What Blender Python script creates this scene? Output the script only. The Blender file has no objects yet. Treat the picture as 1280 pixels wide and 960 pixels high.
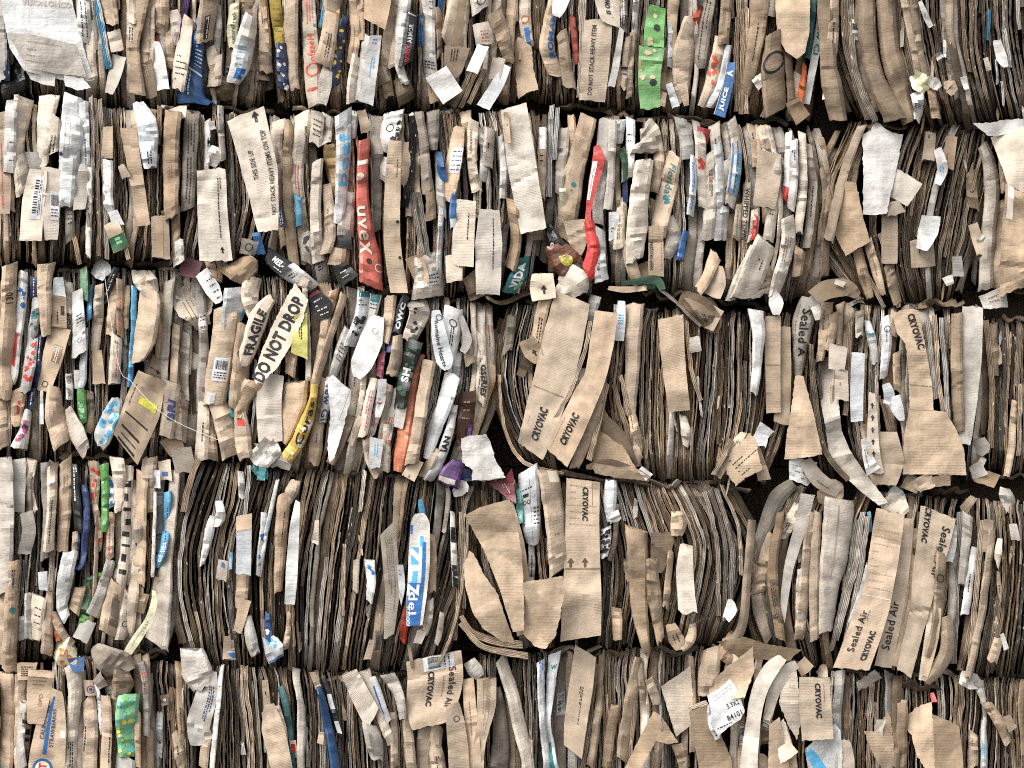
import bpy, math, random
from mathutils import Vector, noise
SC = bpy.context.scene
COL = SC.collection
PX, DIST, CAMZ = 0.004, 6.5, 2.28          # metres per photo pixel on the wall plane, camera distance, camera height
OUT = [0.0]                                # how far the bale being built stands out of the wall
def W(x, y, d):                            # photo pixel on the wall plane plus how far the point stands out of the wall
    d += OUT[0]; k = (DIST - d) / DIST
    return ((x - 640) * PX * k, -d, CAMZ - (y - 480) * PX * k)
def lin(h):
    h = h.lstrip('#'); o = []
    for i in (0, 2, 4):
        c = int(h[i:i+2], 16) / 255
        o.append(c / 12.92 if c <= 0.04045 else ((c + 0.055) / 1.055) ** 2.4)
    return o
PAL = dict(k0='#d5c6b3', k1='#c0a98f', k2='#a48e75', k3='#7f6d58', k4='#57493a', g1='#bab1a5', g2='#968c7f', g3='#6e655b',
    w='#d9d8d5', w2='#c9c5be', bl='#2c5f96', lb='#4e9fc6', nv='#2a3960', rd='#bd3a34', rb='#b9503a', gr='#6ca75a', dg='#35583f',
    tg='#2c696b', yl='#c9a73a', ly='#d8d050', og='#c96c3c', bk='#232323', pu='#54386a', pk='#b05c6c', mr='#682a34', br='#67402b', oc='#a07d48', aq='#5aaea4', lg='#88b890', cr='#dfdab4')
# ---------------------------------------------------------------- materials
MATS = {}
def nodes(name):
    m = bpy.data.materials.new(name); m.use_nodes = True
    nt = m.node_tree; nt.nodes.clear()
    out = nt.nodes.new('ShaderNodeOutputMaterial'); b = nt.nodes.new('ShaderNodeBsdfPrincipled')
    nt.links.new(b.outputs[0], out.inputs[0])
    def N(t, **kw):
        n = nt.nodes.new(t)
        for k, v in kw.items(): setattr(n, k, v)
        return n
    return m, nt, b, N, nt.links.new
def math_(N, L, op, a, b=None, clamp=False):
    n = N('ShaderNodeMath', operation=op); n.use_clamp = clamp
    for i, v in enumerate((a, b)):
        if v is None: continue
        if isinstance(v, (int, float)): n.inputs[i].default_value = v
        else: L(v, n.inputs[i])
    return n.outputs[0]
def noise_(N, L, vec, scale, det=3, rough=.55):
    n = N('ShaderNodeTexNoise'); n.inputs['Scale'].default_value = scale; n.inputs['Detail'].default_value = det; n.inputs['Roughness'].default_value = rough
    L(vec, n.inputs['Vector']); return n.outputs['Fac']
def ramp_(N, L, fac, lo, hi, a=0., b=1.):
    n = N('ShaderNodeMapRange'); n.clamp = True
    for i, v in enumerate((lo, hi, a, b)): n.inputs[i + 1].default_value = v
    L(fac, n.inputs[0]); return n.outputs[0]
def scale_(N, L, vec, s):
    n = N('ShaderNodeMapping'); n.inputs['Scale'].default_value = s; L(vec, n.inputs['Vector']); return n.outputs[0]
def mul_col(N, L, col, fac):
    n = N('ShaderNodeVectorMath', operation='SCALE'); L(col, n.inputs[0])
    if isinstance(fac, (int, float)): n.inputs['Scale'].default_value = fac
    else: L(fac, n.inputs['Scale'])
    return n.outputs[0]
def mix_col(N, L, fac, a, b):
    n = N('ShaderNodeMix', data_type='RGBA')
    if isinstance(fac, (int, float)): n.inputs[0].default_value = fac
    else: L(fac, n.inputs[0])
    for i, v in ((6, a), (7, b)):
        if isinstance(v, (tuple, list)): n.inputs[i].default_value = (*v[:3], 1)
        else: L(v, n.inputs[i])
    return n.outputs[2]
def surface(name, flute, wrinkle, stain, rough, spec=.25):
    m, nt, b, N, L = nodes(name)
    uv = N('ShaderNodeTexCoord').outputs['UV']; oc = N('ShaderNodeObjectInfo').outputs['Color']
    wide = scale_(N, L, uv, (5, 60, 1))                       # wrinkles run across the sheet
    wr = noise_(N, L, wide, 1, 4, .6)
    blot = noise_(N, L, uv, 9, 4, .6); fine = noise_(N, L, uv, 160, 2, .6)
    streak = noise_(N, L, scale_(N, L, uv, (14, 2.2, 1)), 1, 3, .6)
    wv = N('ShaderNodeTexWave', wave_type='BANDS', bands_direction='Y', wave_profile='SIN'); wv.inputs['Scale'].default_value = 40; wv.inputs['Distortion'].default_value = .35; wv.inputs['Detail'].default_value = 1
    L(uv, wv.inputs['Vector'])
    vis = ramp_(N, L, noise_(N, L, uv, 5, 3), .42, .66)       # flutes show in some places only
    fl = math_(N, L, 'MULTIPLY', ramp_(N, L, wv.outputs['Fac'], .35, 1.), vis)
    f = math_(N, L, 'ADD', ramp_(N, L, blot, .3, .72, 1 - stain, 1.06), ramp_(N, L, streak, .3, .7, -stain * .35, stain * .2))
    f = math_(N, L, 'ADD', f, ramp_(N, L, fine, .35, .7, -.05, .04))
    f = math_(N, L, 'ADD', f, ramp_(N, L, wr, .62, .74, 0, -.07 * wrinkle))
    if flute: f = math_(N, L, 'ADD', f, math_(N, L, 'MULTIPLY', fl, -.095 * flute))
    c = mul_col(N, L, oc, f)
    c = mix_col(N, L, ramp_(N, L, noise_(N, L, uv, 23, 5, .7), .66, .76, 0, .5 * stain), c, lin('#6b563c'))   # dirt spots
    L(c, b.inputs['Base Color'])
    b.inputs['Roughness'].default_value = rough; b.inputs['Specular IOR Level'].default_value = spec
    h = math_(N, L, 'ADD', math_(N, L, 'MULTIPLY', wr, wrinkle * .003), math_(N, L, 'MULTIPLY', fl, flute * .0007))
    h = math_(N, L, 'ADD', h, math_(N, L, 'MULTIPLY', noise_(N, L, uv, 28, 3), wrinkle * .006))
    bp = N('ShaderNodeBump'); bp.inputs['Strength'].default_value = .8; bp.inputs['Distance'].default_value = 1.0
    L(h, bp.inputs['Height']); L(bp.outputs[0], b.inputs['Normal'])
    MATS[name] = m
surface('cardboard', 1.0, .7, .36, .85)
surface('crushed_cardboard', .6, 1.1, .42, .88)
surface('coated_paper', .12, .9, .38, .42, .45)
surface('plastic_film', 0, 1.6, .08, .18, .6)
def edge_mat():
    m, nt, b, N, L = nodes('cut_edge')
    uv = N('ShaderNodeTexCoord').outputs['UV']; info = N('ShaderNodeObjectInfo'); oc = info.outputs['Color']
    sep = N('ShaderNodeSeparateXYZ'); L(uv, sep.inputs[0])
    fx = math_(N, L, 'FRACT', math_(N, L, 'MULTIPLY', sep.outputs[0], 125))
    liner = math_(N, L, 'GREATER_THAN', math_(N, L, 'ABSOLUTE', math_(N, L, 'SUBTRACT', fx, .5)), .33)
    wv = N('ShaderNodeTexWave', wave_type='BANDS', bands_direction='Y'); wv.inputs['Scale'].default_value = 58; wv.inputs['Distortion'].default_value = 2; L(uv, wv.inputs['Vector'])
    hole = ramp_(N, L, wv.outputs['Fac'], .3, .7, .26, .58)
    rag = noise_(N, L, scale_(N, L, uv, (90, 14, 1)), 1, 4, .65)
    f = mix_col(N, L, liner, (.5, .5, .5), (1.15, 1.15, 1.15))
    sp = N('ShaderNodeSeparateColor'); L(f, sp.inputs[0])
    v = math_(N, L, 'MULTIPLY', math_(N, L, 'MAXIMUM', math_(N, L, 'MULTIPLY', sp.outputs[0], liner), hole), ramp_(N, L, rag, .3, .75, .55, 1.25))
    v = math_(N, L, 'MULTIPLY', v, ramp_(N, L, noise_(N, L, scale_(N, L, uv, (6, 5, 1)), 1, 3), .35, .7, .75, 1.2))
    fleck = ramp_(N, L, noise_(N, L, scale_(N, L, uv, (70, 26, 1)), 1, 3, .6), .64, .70, 0, .85)
    L(mix_col(N, L, fleck, mul_col(N, L, oc, v), lin('#c9b699')), b.inputs['Base Color'])
    b.inputs['Roughness'].default_value = .92; b.inputs['Specular IOR Level'].default_value = .15
    bp = N('ShaderNodeBump'); bp.inputs['Strength'].default_value = .9; bp.inputs['Distance'].default_value = .006
    L(rag, bp.inputs['Height']); L(bp.outputs[0], b.inputs['Normal'])
    MATS['cut_edge'] = m
edge_mat()
def ink(key):
    nm = 'ink_' + key
    if nm in MATS: return MATS[nm]
    m, nt, b, N, L = nodes(nm)
    tc = N('ShaderNodeTexCoord'); oc = N('ShaderNodeObjectInfo').outputs['Color']
    wear = ramp_(N, L, noise_(N, L, tc.outputs['Object'], 60, 4, .7), .58, .74, 0, .55)
    c = mul_col(N, L, mix_col(N, L, wear, lin(PAL[key]), oc), ramp_(N, L, noise_(N, L, tc.outputs['Object'], 14, 3), .3, .7, .82, 1.1))
    L(c, b.inputs['Base Color']); b.inputs['Roughness'].default_value = .6; b.inputs['Specular IOR Level'].default_value = .25
    MATS[nm] = m; return m
def plain(name, colA, colB, sc, rough, bump=.01, metal=0):
    m, nt, b, N, L = nodes(name)
    co = N('ShaderNodeTexCoord').outputs['Object']
    n = noise_(N, L, co, sc, 6, .65); n2 = noise_(N, L, co, sc * 12, 3)
    c = mix_col(N, L, ramp_(N, L, n, .35, .65), lin(colA), lin(colB))
    L(mul_col(N, L, c, ramp_(N, L, n2, .3, .7, .8, 1.15)), b.inputs['Base Color'])
    b.inputs['Roughness'].default_value = rough; b.inputs['Metallic'].default_value = metal
    bp = N('ShaderNodeBump'); bp.inputs['Distance'].default_value = bump; L(n2, bp.inputs['Height']); L(bp.outputs[0], b.inputs['Normal'])
    MATS[name] = m
plain('foam', '#ddd6c6', '#cfc6b2', 12, .9)
plain('asphalt', '#4a4947', '#5a5855', 3, .9)
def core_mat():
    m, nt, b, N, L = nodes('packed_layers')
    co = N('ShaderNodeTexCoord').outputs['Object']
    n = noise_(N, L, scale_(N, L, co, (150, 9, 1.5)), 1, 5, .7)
    L(mix_col(N, L, ramp_(N, L, n, .35, .7), lin('#2a221a'), lin('#574735')), b.inputs['Base Color']); b.inputs['Roughness'].default_value = .95  # core painted darker than the sheets, so shade in the gaps is in its colour
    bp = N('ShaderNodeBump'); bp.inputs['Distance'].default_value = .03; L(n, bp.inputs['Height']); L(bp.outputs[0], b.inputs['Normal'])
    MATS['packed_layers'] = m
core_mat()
# ---------------------------------------------------------------- text, cached as flat triangles in em units
TEXTS = {}
def text_geo(s, bold):
    k = (s, bold)
    if k in TEXTS: return TEXTS[k]
    cu = bpy.data.curves.new('t', 'FONT'); cu.body = s; cu.size = 1; cu.offset = bold; cu.resolution_u = 2; cu.fill_mode = 'FRONT'; cu.space_character = 1.06
    ob = bpy.data.objects.new('t', cu)
    me = bpy.data.meshes.new_from_object(ob)
    vs = [(v.co.x, v.co.y) for v in me.vertices]; fs = [tuple(p.vertices) for p in me.polygons]
    bpy.data.objects.remove(ob); bpy.data.curves.remove(cu); bpy.data.meshes.remove(me)
    xs = [v[0] for v in vs]; ys = [v[1] for v in vs]
    tris = []
    for f in fs:
        for i in range(1, len(f) - 1): tris.append((vs[f[0]], vs[f[i]], vs[f[i+1]]))
    TEXTS[k] = (tris, min(xs), max(xs), min(ys), max(ys)); return TEXTS[k]
def split_tri(t, lim, out, depth=0):
    a, b, c = t
    la, lb_, lc = math.dist(a, b), math.dist(b, c), math.dist(c, a)
    mx = max(la, lb_, lc)
    if mx < lim or depth > 6: out.append(t); return
    if mx == la: m = ((a[0]+b[0])/2, (a[1]+b[1])/2); split_tri((a, m, c), lim, out, depth+1); split_tri((m, b, c), lim, out, depth+1)
    elif mx == lb_: m = ((b[0]+c[0])/2, (b[1]+c[1])/2); split_tri((a, b, m), lim, out, depth+1); split_tri((a, m, c), lim, out, depth+1)
    else: m = ((a[0]+c[0])/2, (a[1]+c[1])/2); split_tri((a, b, m), lim, out, depth+1); split_tri((m, b, c), lim, out, depth+1)
# ---------------------------------------------------------------- one sheet, folded carton, flap
def crom(P, u):
    n = len(P) - 1; f = u * n; i = min(int(f), n - 1); f -= i
    a, b, c, d = P[max(i-1, 0)], P[i], P[i+1], P[min(i+2, n)]
    r = [0.5 * (2*b[k] + (c[k]-a[k])*f + (2*a[k]-5*b[k]+4*c[k]-d[k])*f*f + (3*b[k]-a[k]-3*c[k]+d[k])*f*f*f) for k in range(len(b))]
    if len(r) == 3: r[2] = b[2] + (c[2]-b[2]) * f              # widths change in straight cuts
    return r
NAMES = dict(e='cardboard_sheet', f='folded_carton', p='cardboard_flap')
def nz(x, y, z): return noise.noise(Vector((x, y, z)))
RND = random.Random(5)
def strip(kind, col, d0, pts, parent, opts=None, decals=(), label=None, depthfn=None, step=5.0):
    o = opts or {}; R = RND
    if len(pts) == 2: pts = [pts[0], [(pts[0][k]+pts[1][k])/2 for k in range(3)], pts[1]]
    seed = R.random() * 500
    # arc-length resample
    raw = [crom(pts, i / 40) for i in range(41)]
    cum = [0]
    for i in range(40): cum.append(cum[-1] + math.hypot(raw[i+1][0]-raw[i][0], raw[i+1][1]-raw[i][1]))
    LEN = cum[-1]; n = max(4, int(LEN / step))
    rows = []; j = 0
    for i in range(n + 1):
        s = LEN * i / n
        while j < 39 and cum[j+1] < s: j += 1
        f = (s - cum[j]) / max(1e-6, cum[j+1] - cum[j]); f = min(max(f, 0), 1)
        rows.append([raw[j][k] + (raw[j+1][k]-raw[j][k]) * f for k in range(3)])
    if kind == 'f' and LEN < 30: kind = 'p'; o = dict(o, roll=o.get('roll', R.uniform(-.2, .5)), c=R.uniform(-.02, .02))
    if kind == 'p' and LEN < 30 and 'back' not in o: o = dict(o, back=.0015)
    amp = float(o.get('amp', {'f': .011, 'p': .005, 'e': .012}[kind])); crs = int(o.get('cr', R.choice((2, 3, 4)) if kind == 'f' else R.choice((0, 1)) if kind == 'p' else 0))
    jag = float(o.get('j', {'f': 3.5, 'p': 1.6, 'e': 3}[kind])); wob = float(o.get('wob', {'f': .7, 'p': .25, 'e': .9}[kind]))
    tilt = float(o.get('tilt', R.uniform(-.6, .6) if kind == 'f' else R.uniform(-.25, .25) if kind == 'p' else 0)); curl = float(o.get('c', 0)); curlt = float(o.get('ct', 0))
    w0_, w1_ = pts[0][2], pts[-1][2]; sl_ = {'f': .3, 'p': .09, 'e': 0}[kind]
    a_, b_ = float(o.get('a', R.uniform(-sl_, sl_) * w0_)), float(o.get('b', R.uniform(-sl_, sl_) * w1_)); rt, rb_ = float(o.get('rt', .008 if kind != 'p' else 0)), float(o.get('rb', .01 if kind != 'p' else 0)); rid = R.uniform(-.6, .6); rih = R.uniform(.0, .34)
    back = float(o.get('back', {'f': .17, 'p': .003, 'e': .2}[kind])); bul = float(o.get('bul', {'f': .10, 'p': 0, 'e': 0}[kind])); roll = float(o.get('roll', 0))
    if kind == 'e': T = [-1, 1]
    else:
        wmax = max(p[2] for p in pts)
        m = max(4, min(14, int(wmax / 4.5)))
        T = [-1 + 2 * i / m for i in range(m + 1)]
        if kind == 'f': T = [-1, -.9] + [t for t in T if -.85 < t < .85] + [.9, 1]
    cre = [(R.uniform(.08, .92) * LEN, R.uniform(-.5, .5), R.choice((-1, -1, 1)) * R.uniform(.004, .013), R.uniform(2, 6)) for _ in range(crs)]
    nf = int(o.get('nf', {'f': max(2, LEN / 22), 'p': max(2, LEN / 34), 'e': 0}[kind])); folds = []      # sharp fold lines that split the face into flat facets
    for _ in range(nf):
        i_ = R.randint(0, n); an = R.gauss(0, .45) if R.random() < .75 else R.uniform(-1.6, 1.6)
        folds.append((rows[i_][0] + R.uniform(-.4, .4) * rows[i_][2], rows[i_][1], math.sin(an), math.cos(an), R.choice((-1, 1)) * R.uniform(.25, 1) * (.0011 if kind == 'f' else .0009) * float(o.get('fs', 1)), R.uniform(5, 26)))
    G = []; S = []; pw = 1 if LEN < 120 else 2.5
    for i, (x, y, w) in enumerate(rows):
        p0 = rows[max(i-1, 0)]; p1 = rows[min(i+1, n)]
        tx, ty = p1[0]-p0[0], p1[1]-p0[1]; l = math.hypot(tx, ty) or 1; tx /= l; ty /= l
        s = LEN * i / n; u = i / n
        hw = w / 2 * (1 + .10 * wob * nz(s / 23, 3, seed))
        x += wob * 1.6 * nz(s / 31, 7, seed) + wob * (.9 if kind == 'e' else .7) * nz(s / 8, 5, seed)
        gr = []
        for t in T:
            e = 0
            if u < .5: e = (1 - 2*u)**4 * jag * (nz(t * hw / 5, 1, seed) + .7 * nz(t * hw / 1.9, 2, seed))
            else: e = (2*u - 1)**4 * jag * (nz(t * hw / 5, 11, seed) + .7 * nz(t * hw / 1.9, 12, seed))
            e += t * (a_ * (1-u) ** pw + b_ * u ** pw)
            ed = (.9 if kind != 'e' else .5) * wob * nz(s / 3.1, 20 + t, seed) if abs(t) > .95 else 0
            px = x + ty * t * (hw + ed) + tx * e; py = y - tx * t * (hw + ed) + ty * e
            d = d0 + (depthfn(u) if depthfn else 0)
            hm = hw * PX
            if kind == 'f':
                bb = min(bul * hm, .03); d += bb * (1 - abs(t) ** 3) - (min(.014, hm * .5) if abs(t) > .95 else min(.006, hm * .2) if abs(t) > .86 else 0)
                if 'bul' not in o: d += min(rih * hm, .02) * (1 - abs(t - rid) / (1 + abs(rid)))
            elif kind == 'p': d += bul * hm * (1 - t*t)
            d += tilt * t * hm + curl * u * u + curlt * (1-u) ** 2 - roll * t * t * hm
            d += amp * (nz(px / 26, py / 17, seed) + .5 * nz(px / 9, py / 8, seed + 9))
            for (fx, fy, nx_, ny_, sa, lim) in folds: d += sa * min(abs((px - fx) * nx_ + (py - fy) * ny_), lim)
            for (s0, sl, aa, ww) in cre:
                q = abs(s + sl * t * hw - s0) / ww
                if q < 1: d += aa * (1 - q)
            if rt: d -= rt * max(0, 1 - s / 16) ** 2
            if rb_: d -= rb_ * max(0, 1 - (LEN - s) / 22) ** 2
            gr.append((px, py, d))
        G.append(gr); S.append(s)
    # closed solid: the front grid, then the two sides and the back
    V = []; UV = []; loops = []; M_ = len(T); ou, ov = R.random() * 3, R.random() * 3
    for i, gr in enumerate(G):
        loop = []; w = rows[i][2] / 2 * PX
        if kind == 'p':
            fr = [(p, T[q] * w) for q, p in enumerate(gr)]; bk = [((p[0], p[1], p[2] - back), T[q] * w) for q, p in reversed(list(enumerate(gr)))]
            seq = fr + bk
        else:
            inn = min(2.0, rows[i][2] * .12)
            l0, r0 = gr[0], gr[-1]
            def bk(p, s_, dd): return (p[0] + s_, p[1], p[2] - dd)
            seq = [(p, T[q] * w) for q, p in enumerate(gr)] + [(bk(r0, -inn * .4, back * .25), w + back * .25), (bk(r0, -inn, back), w + back), (bk(l0, inn, back), -w - back), (bk(l0, inn * .4, back * .25), -w - back * .25)]
        for p, tu in seq:
            loop.append(len(V)); V.append(W(*p)); UV.append((tu + ou, S[i] * PX + ov))
        loops.append(loop)
    F = []; MI = []; K = len(loops[0])
    for i in range(n):
        A, B = loops[i], loops[i+1]
        for q in range(K):
            q2 = (q + 1) % K
            F.append((A[q], B[q], B[q2], A[q2]))
            if kind == 'e': MI.append(1 if q == 0 else 0)
            elif kind == 'p': MI.append(1 if q in (M_ - 1, K - 1) else 0)
            else: MI.append(0)
    F.append(tuple(loops[0])); MI.append(1); F.append(tuple(reversed(loops[-1]))); MI.append(1)
    surf = o.get('m') or ('coated_paper' if col in ('w', 'w2', 'bl', 'lb', 'nv', 'rd', 'gr', 'dg', 'tg', 'yl', 'ly', 'og', 'bk', 'pu', 'pk', 'mr', 'lg', 'aq', 'cr') else 'crushed_cardboard' if kind == 'f' else 'cardboard')
    mats = [MATS[surf], MATS['cut_edge']]; mk = {}
    def slot(key):
        if key not in mk: mk[key] = len(mats); mats.append(ink(key))
        return mk[key]
    def samp(u, t, off):
        u = min(max(u, 0), 1); t = min(max(t, -.985), .985)
        fi = u * n; i = min(int(fi), n - 1); fi -= i
        q = 0
        while q < M_ - 2 and T[q+1] < t: q += 1
        fq = (t - T[q]) / (T[q+1] - T[q])
        a, b, c, d = G[i][q], G[i][q+1], G[i+1][q], G[i+1][q+1]
        p = [(a[k]*(1-fq)+b[k]*fq)*(1-fi) + (c[k]*(1-fq)+d[k]*fq)*fi for k in range(3)]
        return (p[0], p[1], p[2] + off)
    def hwu(u): return rows[min(max(int(u * n + .5), 0), n)][2] / 2
    subs = []
    class Sink:                           # decal geometry: printed on this sheet, or on a sticker that is a sub-part
        def __init__(s): s.V, s.F, s.M = [], [], []
    own = Sink()
    def quad(sk, u0, u1, t0, t1, key, off):
        nu = max(1, int((u1-u0) * n + .9)); nt_ = max(1, int(abs(t1-t0) * M_ / 2 + .9)); b0 = len(sk.V)
        for i in range(nu + 1):
            for q in range(nt_ + 1): sk.V.append(samp(u0 + (u1-u0)*i/nu, t0 + (t1-t0)*q/nt_, off))
        for i in range(nu):
            for q in range(nt_):
                a = b0 + i*(nt_+1) + q; sk.F.append((a, a+nt_+1, a+nt_+2, a+1)); sk.M.append(key)
    def poly(sk, tris, u0, t0, dr, key, off):
        hw = hwu(u0)
        out = []
        for t in tris: split_tri(t, 5, out)
        for t in out:
            b0 = len(sk.V)
            for (a, b) in t:
                ds, dt = {'d': (a, b), 'u': (-a, -b), 'h': (-b, a), 'r': (b, -a)}[dr]
                sk.V.append(samp(u0 + ds / LEN, t0 + dt / hw, off))
            sk.F.append((b0, b0+1, b0+2)); sk.M.append(key)
    def marks(sk, u0, u1, t0, t1, key, rows_, dr, off):      # unreadable small print: broken dashes
        for r_ in range(rows_):
            if dr in 'du':
                tc = t0 + (t1-t0) * (r_ + .5) / rows_; th = min((t1-t0) / rows_ * .24, .7 / hwu((u0+u1)/2)); u = u0
                while u < u1:
                    du = R.uniform(1.2, 4.5) / LEN; quad(sk, u, min(u1, u+du), tc-th, tc+th, key, off); u += du + R.uniform(.6, 1.6) / LEN
                    if R.random() < .06: break
            else:
                uc = u0 + (u1-u0) * (r_ + .5) / rows_; th = min((u1-u0) / rows_ * .24, .7 / LEN); t = t0
                while t < t1:
                    dt = R.uniform(1.2, 4) / hwu(uc); quad(sk, uc-th, uc+th, t, min(t1, t+dt), key, off); t += dt + R.uniform(.6, 1.5) / hwu(uc)
                    if R.random() < .08: break
    if not decals and not label and LEN > 34 and kind != 'e' and col[0] in 'kgw':       # faint unreadable small print
        q = R.random(); u = R.uniform(.08, .6)
        if col[0] == 'w' and q < .6: decals = ['M %.2f %.2f %.2f %.2f %s %d %s' % (u, u + R.uniform(.1, .35), -.6, R.uniform(-.1, .7), R.choice(('g2', 'g3', 'bk', 'lb', 'nv')), R.choice((2, 3, 4)), R.choice('hhd'))]
        elif col[0] != 'w' and q < .22: decals = ['M %.2f %.2f %.2f %.2f %s %d d' % (u, u + R.uniform(.1, .35), -.5, R.uniform(-.2, .6), R.choice(('k4', 'bk', 'bk', 'k3')), R.choice((1, 1, 2, 3)))]
    for dc in decals:
        k = dc[0]; A = dc[1:].strip().split('|') if '|' in dc else dc[1:].split()
        if k == 'T':                     # T text|u|t|length|height|dir|colour
            s_, u0, t0, ln, h, dr, key = [q.strip() for q in A]; bold = .012 if len(A) < 8 else float(A[7])
            tr, x0, x1, y0, y1 = text_geo(s_, .045 if float(h) >= 7 and s_.isupper() else .016)
            sx = float(ln) / (x1-x0); sy = float(h) / (y1-y0)
            poly(own, [tuple(((x-(x0+x1)/2)*sx, (y-(y0+y1)/2)*sy) for x, y in t) for t in tr], float(u0), float(t0), dr, key, .0028)
        elif k == 'B': quad(own, *[float(q) for q in A[:4]], A[4], .0016)
        elif k == 'M': marks(own, *[float(q) for q in A[:4]], A[4], int(A[5]), A[6], .0022)
        elif k in 'CR':                  # disc / ring: u t radius_px colour
            u0, t0, r = [float(q) for q in A[:3]]; tr = []
            for i in range(18):
                a0, a1 = 6.2832*i/18, 6.2832*(i+1)/18
                P0, P1 = (r*math.cos(a0), r*math.sin(a0)), (r*math.cos(a1), r*math.sin(a1))
                if k == 'C': tr.append(((0, 0), P0, P1))
                else: q = .78; Q0, Q1 = (P0[0]*q, P0[1]*q), (P1[0]*q, P1[1]*q); tr += [(P0, P1, Q1), (P0, Q1, Q0)]
            poly(own, tr, u0, t0, 'h', A[3], .002)
        elif k == 'A':                   # arrow: u t length dir colour
            u0, t0, l = [float(q) for q in A[:3]]; h = l / 2; s_ = l * .13
            poly(own, [((h, 0), (0, h*.75), (0, -h*.75)), ((0, s_), (-h, s_), (-h, -s_)), ((0, s_), (-h, -s_), (0, -s_))], u0, t0, A[3], A[4], .002)
        elif k == 'S':                   # splotches: u0 u1 t0 t1 colour n
            u0, u1, t0, t1 = [float(q) for q in A[:4]]
            for _ in range(int(A[5])):
                r = R.uniform(1.6, 4); ph = R.random() * 6; pp = [(r*R.uniform(.6, 1.2)*math.cos(ph+i*.9), r*R.uniform(.6, 1.2)*math.sin(ph+i*.9)) for i in range(7)]
                poly(own, [((0, 0), pp[i], pp[(i+1) % 7]) for i in range(7)], R.uniform(u0, u1), R.uniform(t0, t1), 'h', A[4], .0019 + R.random() * .0006)
        elif k == 'L':                   # paper sticker with print or a barcode: u0 u1 t0 t1 colour style(b/m/d/n)
            u0, u1, t0, t1 = [float(q) for q in A[:4]]; sk = Sink(); quad(sk, u0, u1, t0, t1, A[4], .002)
            st = A[5] if len(A) > 5 else 'm'; du = u1-u0; dt = t1-t0
            if st == 'b' or st == 'd':
                t = t0 + dt*.12
                nn = 13
                for i in range(nn):
                    if st == 'b': q0 = t0 + dt*(.1 + .8*i/nn); quad(sk, u0+du*.12, u0+du*.5, q0, q0+dt*.8/nn*R.uniform(.3, .8), 'bk', .003)
                    else: q0 = u0 + du*(.1 + .8*i/nn); quad(sk, q0, q0+du*.8/nn*R.uniform(.3, .8), t0+dt*.15, t0+dt*.55, 'bk', .003)
                if st == 'b': marks(sk, u0+du*.58, u1-du*.1, t0+dt*.1, t1-dt*.1, 'bk', 3, 'h', .003)
                else: marks(sk, u0+du*.1, u1-du*.1, t0+dt*.62, t1-dt*.1, 'bk', 2, 'd', .003)
            elif st == 'm': marks(sk, u0+du*.1, u1-du*.1, t0+dt*.12, t1-dt*.12, 'bk', max(2, int(du*LEN/5)), 'h', .003)
            subs.append((sk, A[4]))
    b0 = len(V)
    V += [W(*p) for p in own.V]; UV += [(p[0]*PX, p[1]*PX) for p in own.V]
    for f, key in zip(own.F, own.M): F.append(tuple(b0 + q for q in f)); MI.append(slot(key))
    ob = mesh_obj(o.get('n', '').strip() or (('paper_sheet' if kind == 'p' else 'paper_carton') if col in ('w', 'w2') and kind != 'e' else NAMES[kind]), V, F, mats, MI, UV, parent, smooth=True)
    c = lin(PAL[col]); gy = R.random() ** 2 * .22 if col[0] in 'kg' else R.random() * .25 * (col[0] != 'w'); lum = .3*c[0] + .55*c[1] + .15*c[2]; c = [q + (lum*m_ - q) * gy for q, m_ in zip(c, (1.04, 1, .94))]; br = float(o.get('br', R.uniform(.76, 1.1))); sat = R.uniform(-.04, .04)
    ob.color = (min(c[0]*br*(1+sat), 1), min(c[1]*br, 1), min(c[2]*br*(1-sat), 1), 1)
    if label: ob['label'] = label
    for sk, key in subs:
        mats2 = [MATS['coated_paper']]; mm = {key: 0}; MI2 = []
        for q in sk.M:
            if q not in mm: mm[q] = len(mats2); mats2.append(ink(q))
            MI2.append(mm[q])
        so = mesh_obj('paper_label', [W(*p) for p in sk.V], sk.F, mats2, MI2, [(p[0]*PX, p[1]*PX) for p in sk.V], ob)
        so.color = (*lin(PAL[key]), 1)
    return ob
def mesh_obj(name, V, F, mats, MI, UV, parent, smooth=True):
    org = parent['_o'] if parent is not None and '_o' in parent else (0, 0, 0)
    me = bpy.data.meshes.new(name)
    me.from_pydata(V, [], F)
    for m in mats: me.materials.append(m)
    if MI: me.polygons.foreach_set('material_index', MI)
    if UV:
        ul = me.uv_layers.new(name='UVMap'); buf = []
        for lp in me.loops: buf += UV[lp.vertex_index]
        ul.data.foreach_set('uv', buf)
    if smooth: me.polygons.foreach_set('use_smooth', [not MI or q != 1 for q in (MI or [0]*len(F))])
    if smooth: me.set_sharp_from_angle(angle=.36)
    ob = bpy.data.objects.new(name, me); COL.objects.link(ob)
    if parent is not None:
        ob.parent = parent; ob.matrix_parent_inverse = parent.matrix_world.inverted()
    return ob
def thing(name, label, cat, loc, group=None):
    e = bpy.data.objects.new(name, None); COL.objects.link(e); e.location = loc
    e.matrix_world = __import__('mathutils').Matrix.Translation(loc)
    e['label'] = label; e['category'] = cat; e.empty_display_size = .1
    if group: e['group'] = group
    return e
def parse(line):
    label = None
    if '#' in line: line, label = line.split('#', 1); label = label.strip()
    seg = [q.strip() for q in line.split(' / ')]
    tok = seg[0].split(); kind, col, d = tok[0], tok[1], float(tok[2]) / 100
    pts = []; o = {}
    for t in tok[3:]:
        if '=' in t: k, v = t.split('=', 1); o[k] = v
        else: pts.append([float(q) for q in t.split(',')])
    return kind, col, d, pts, o, seg[1:], label
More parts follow.
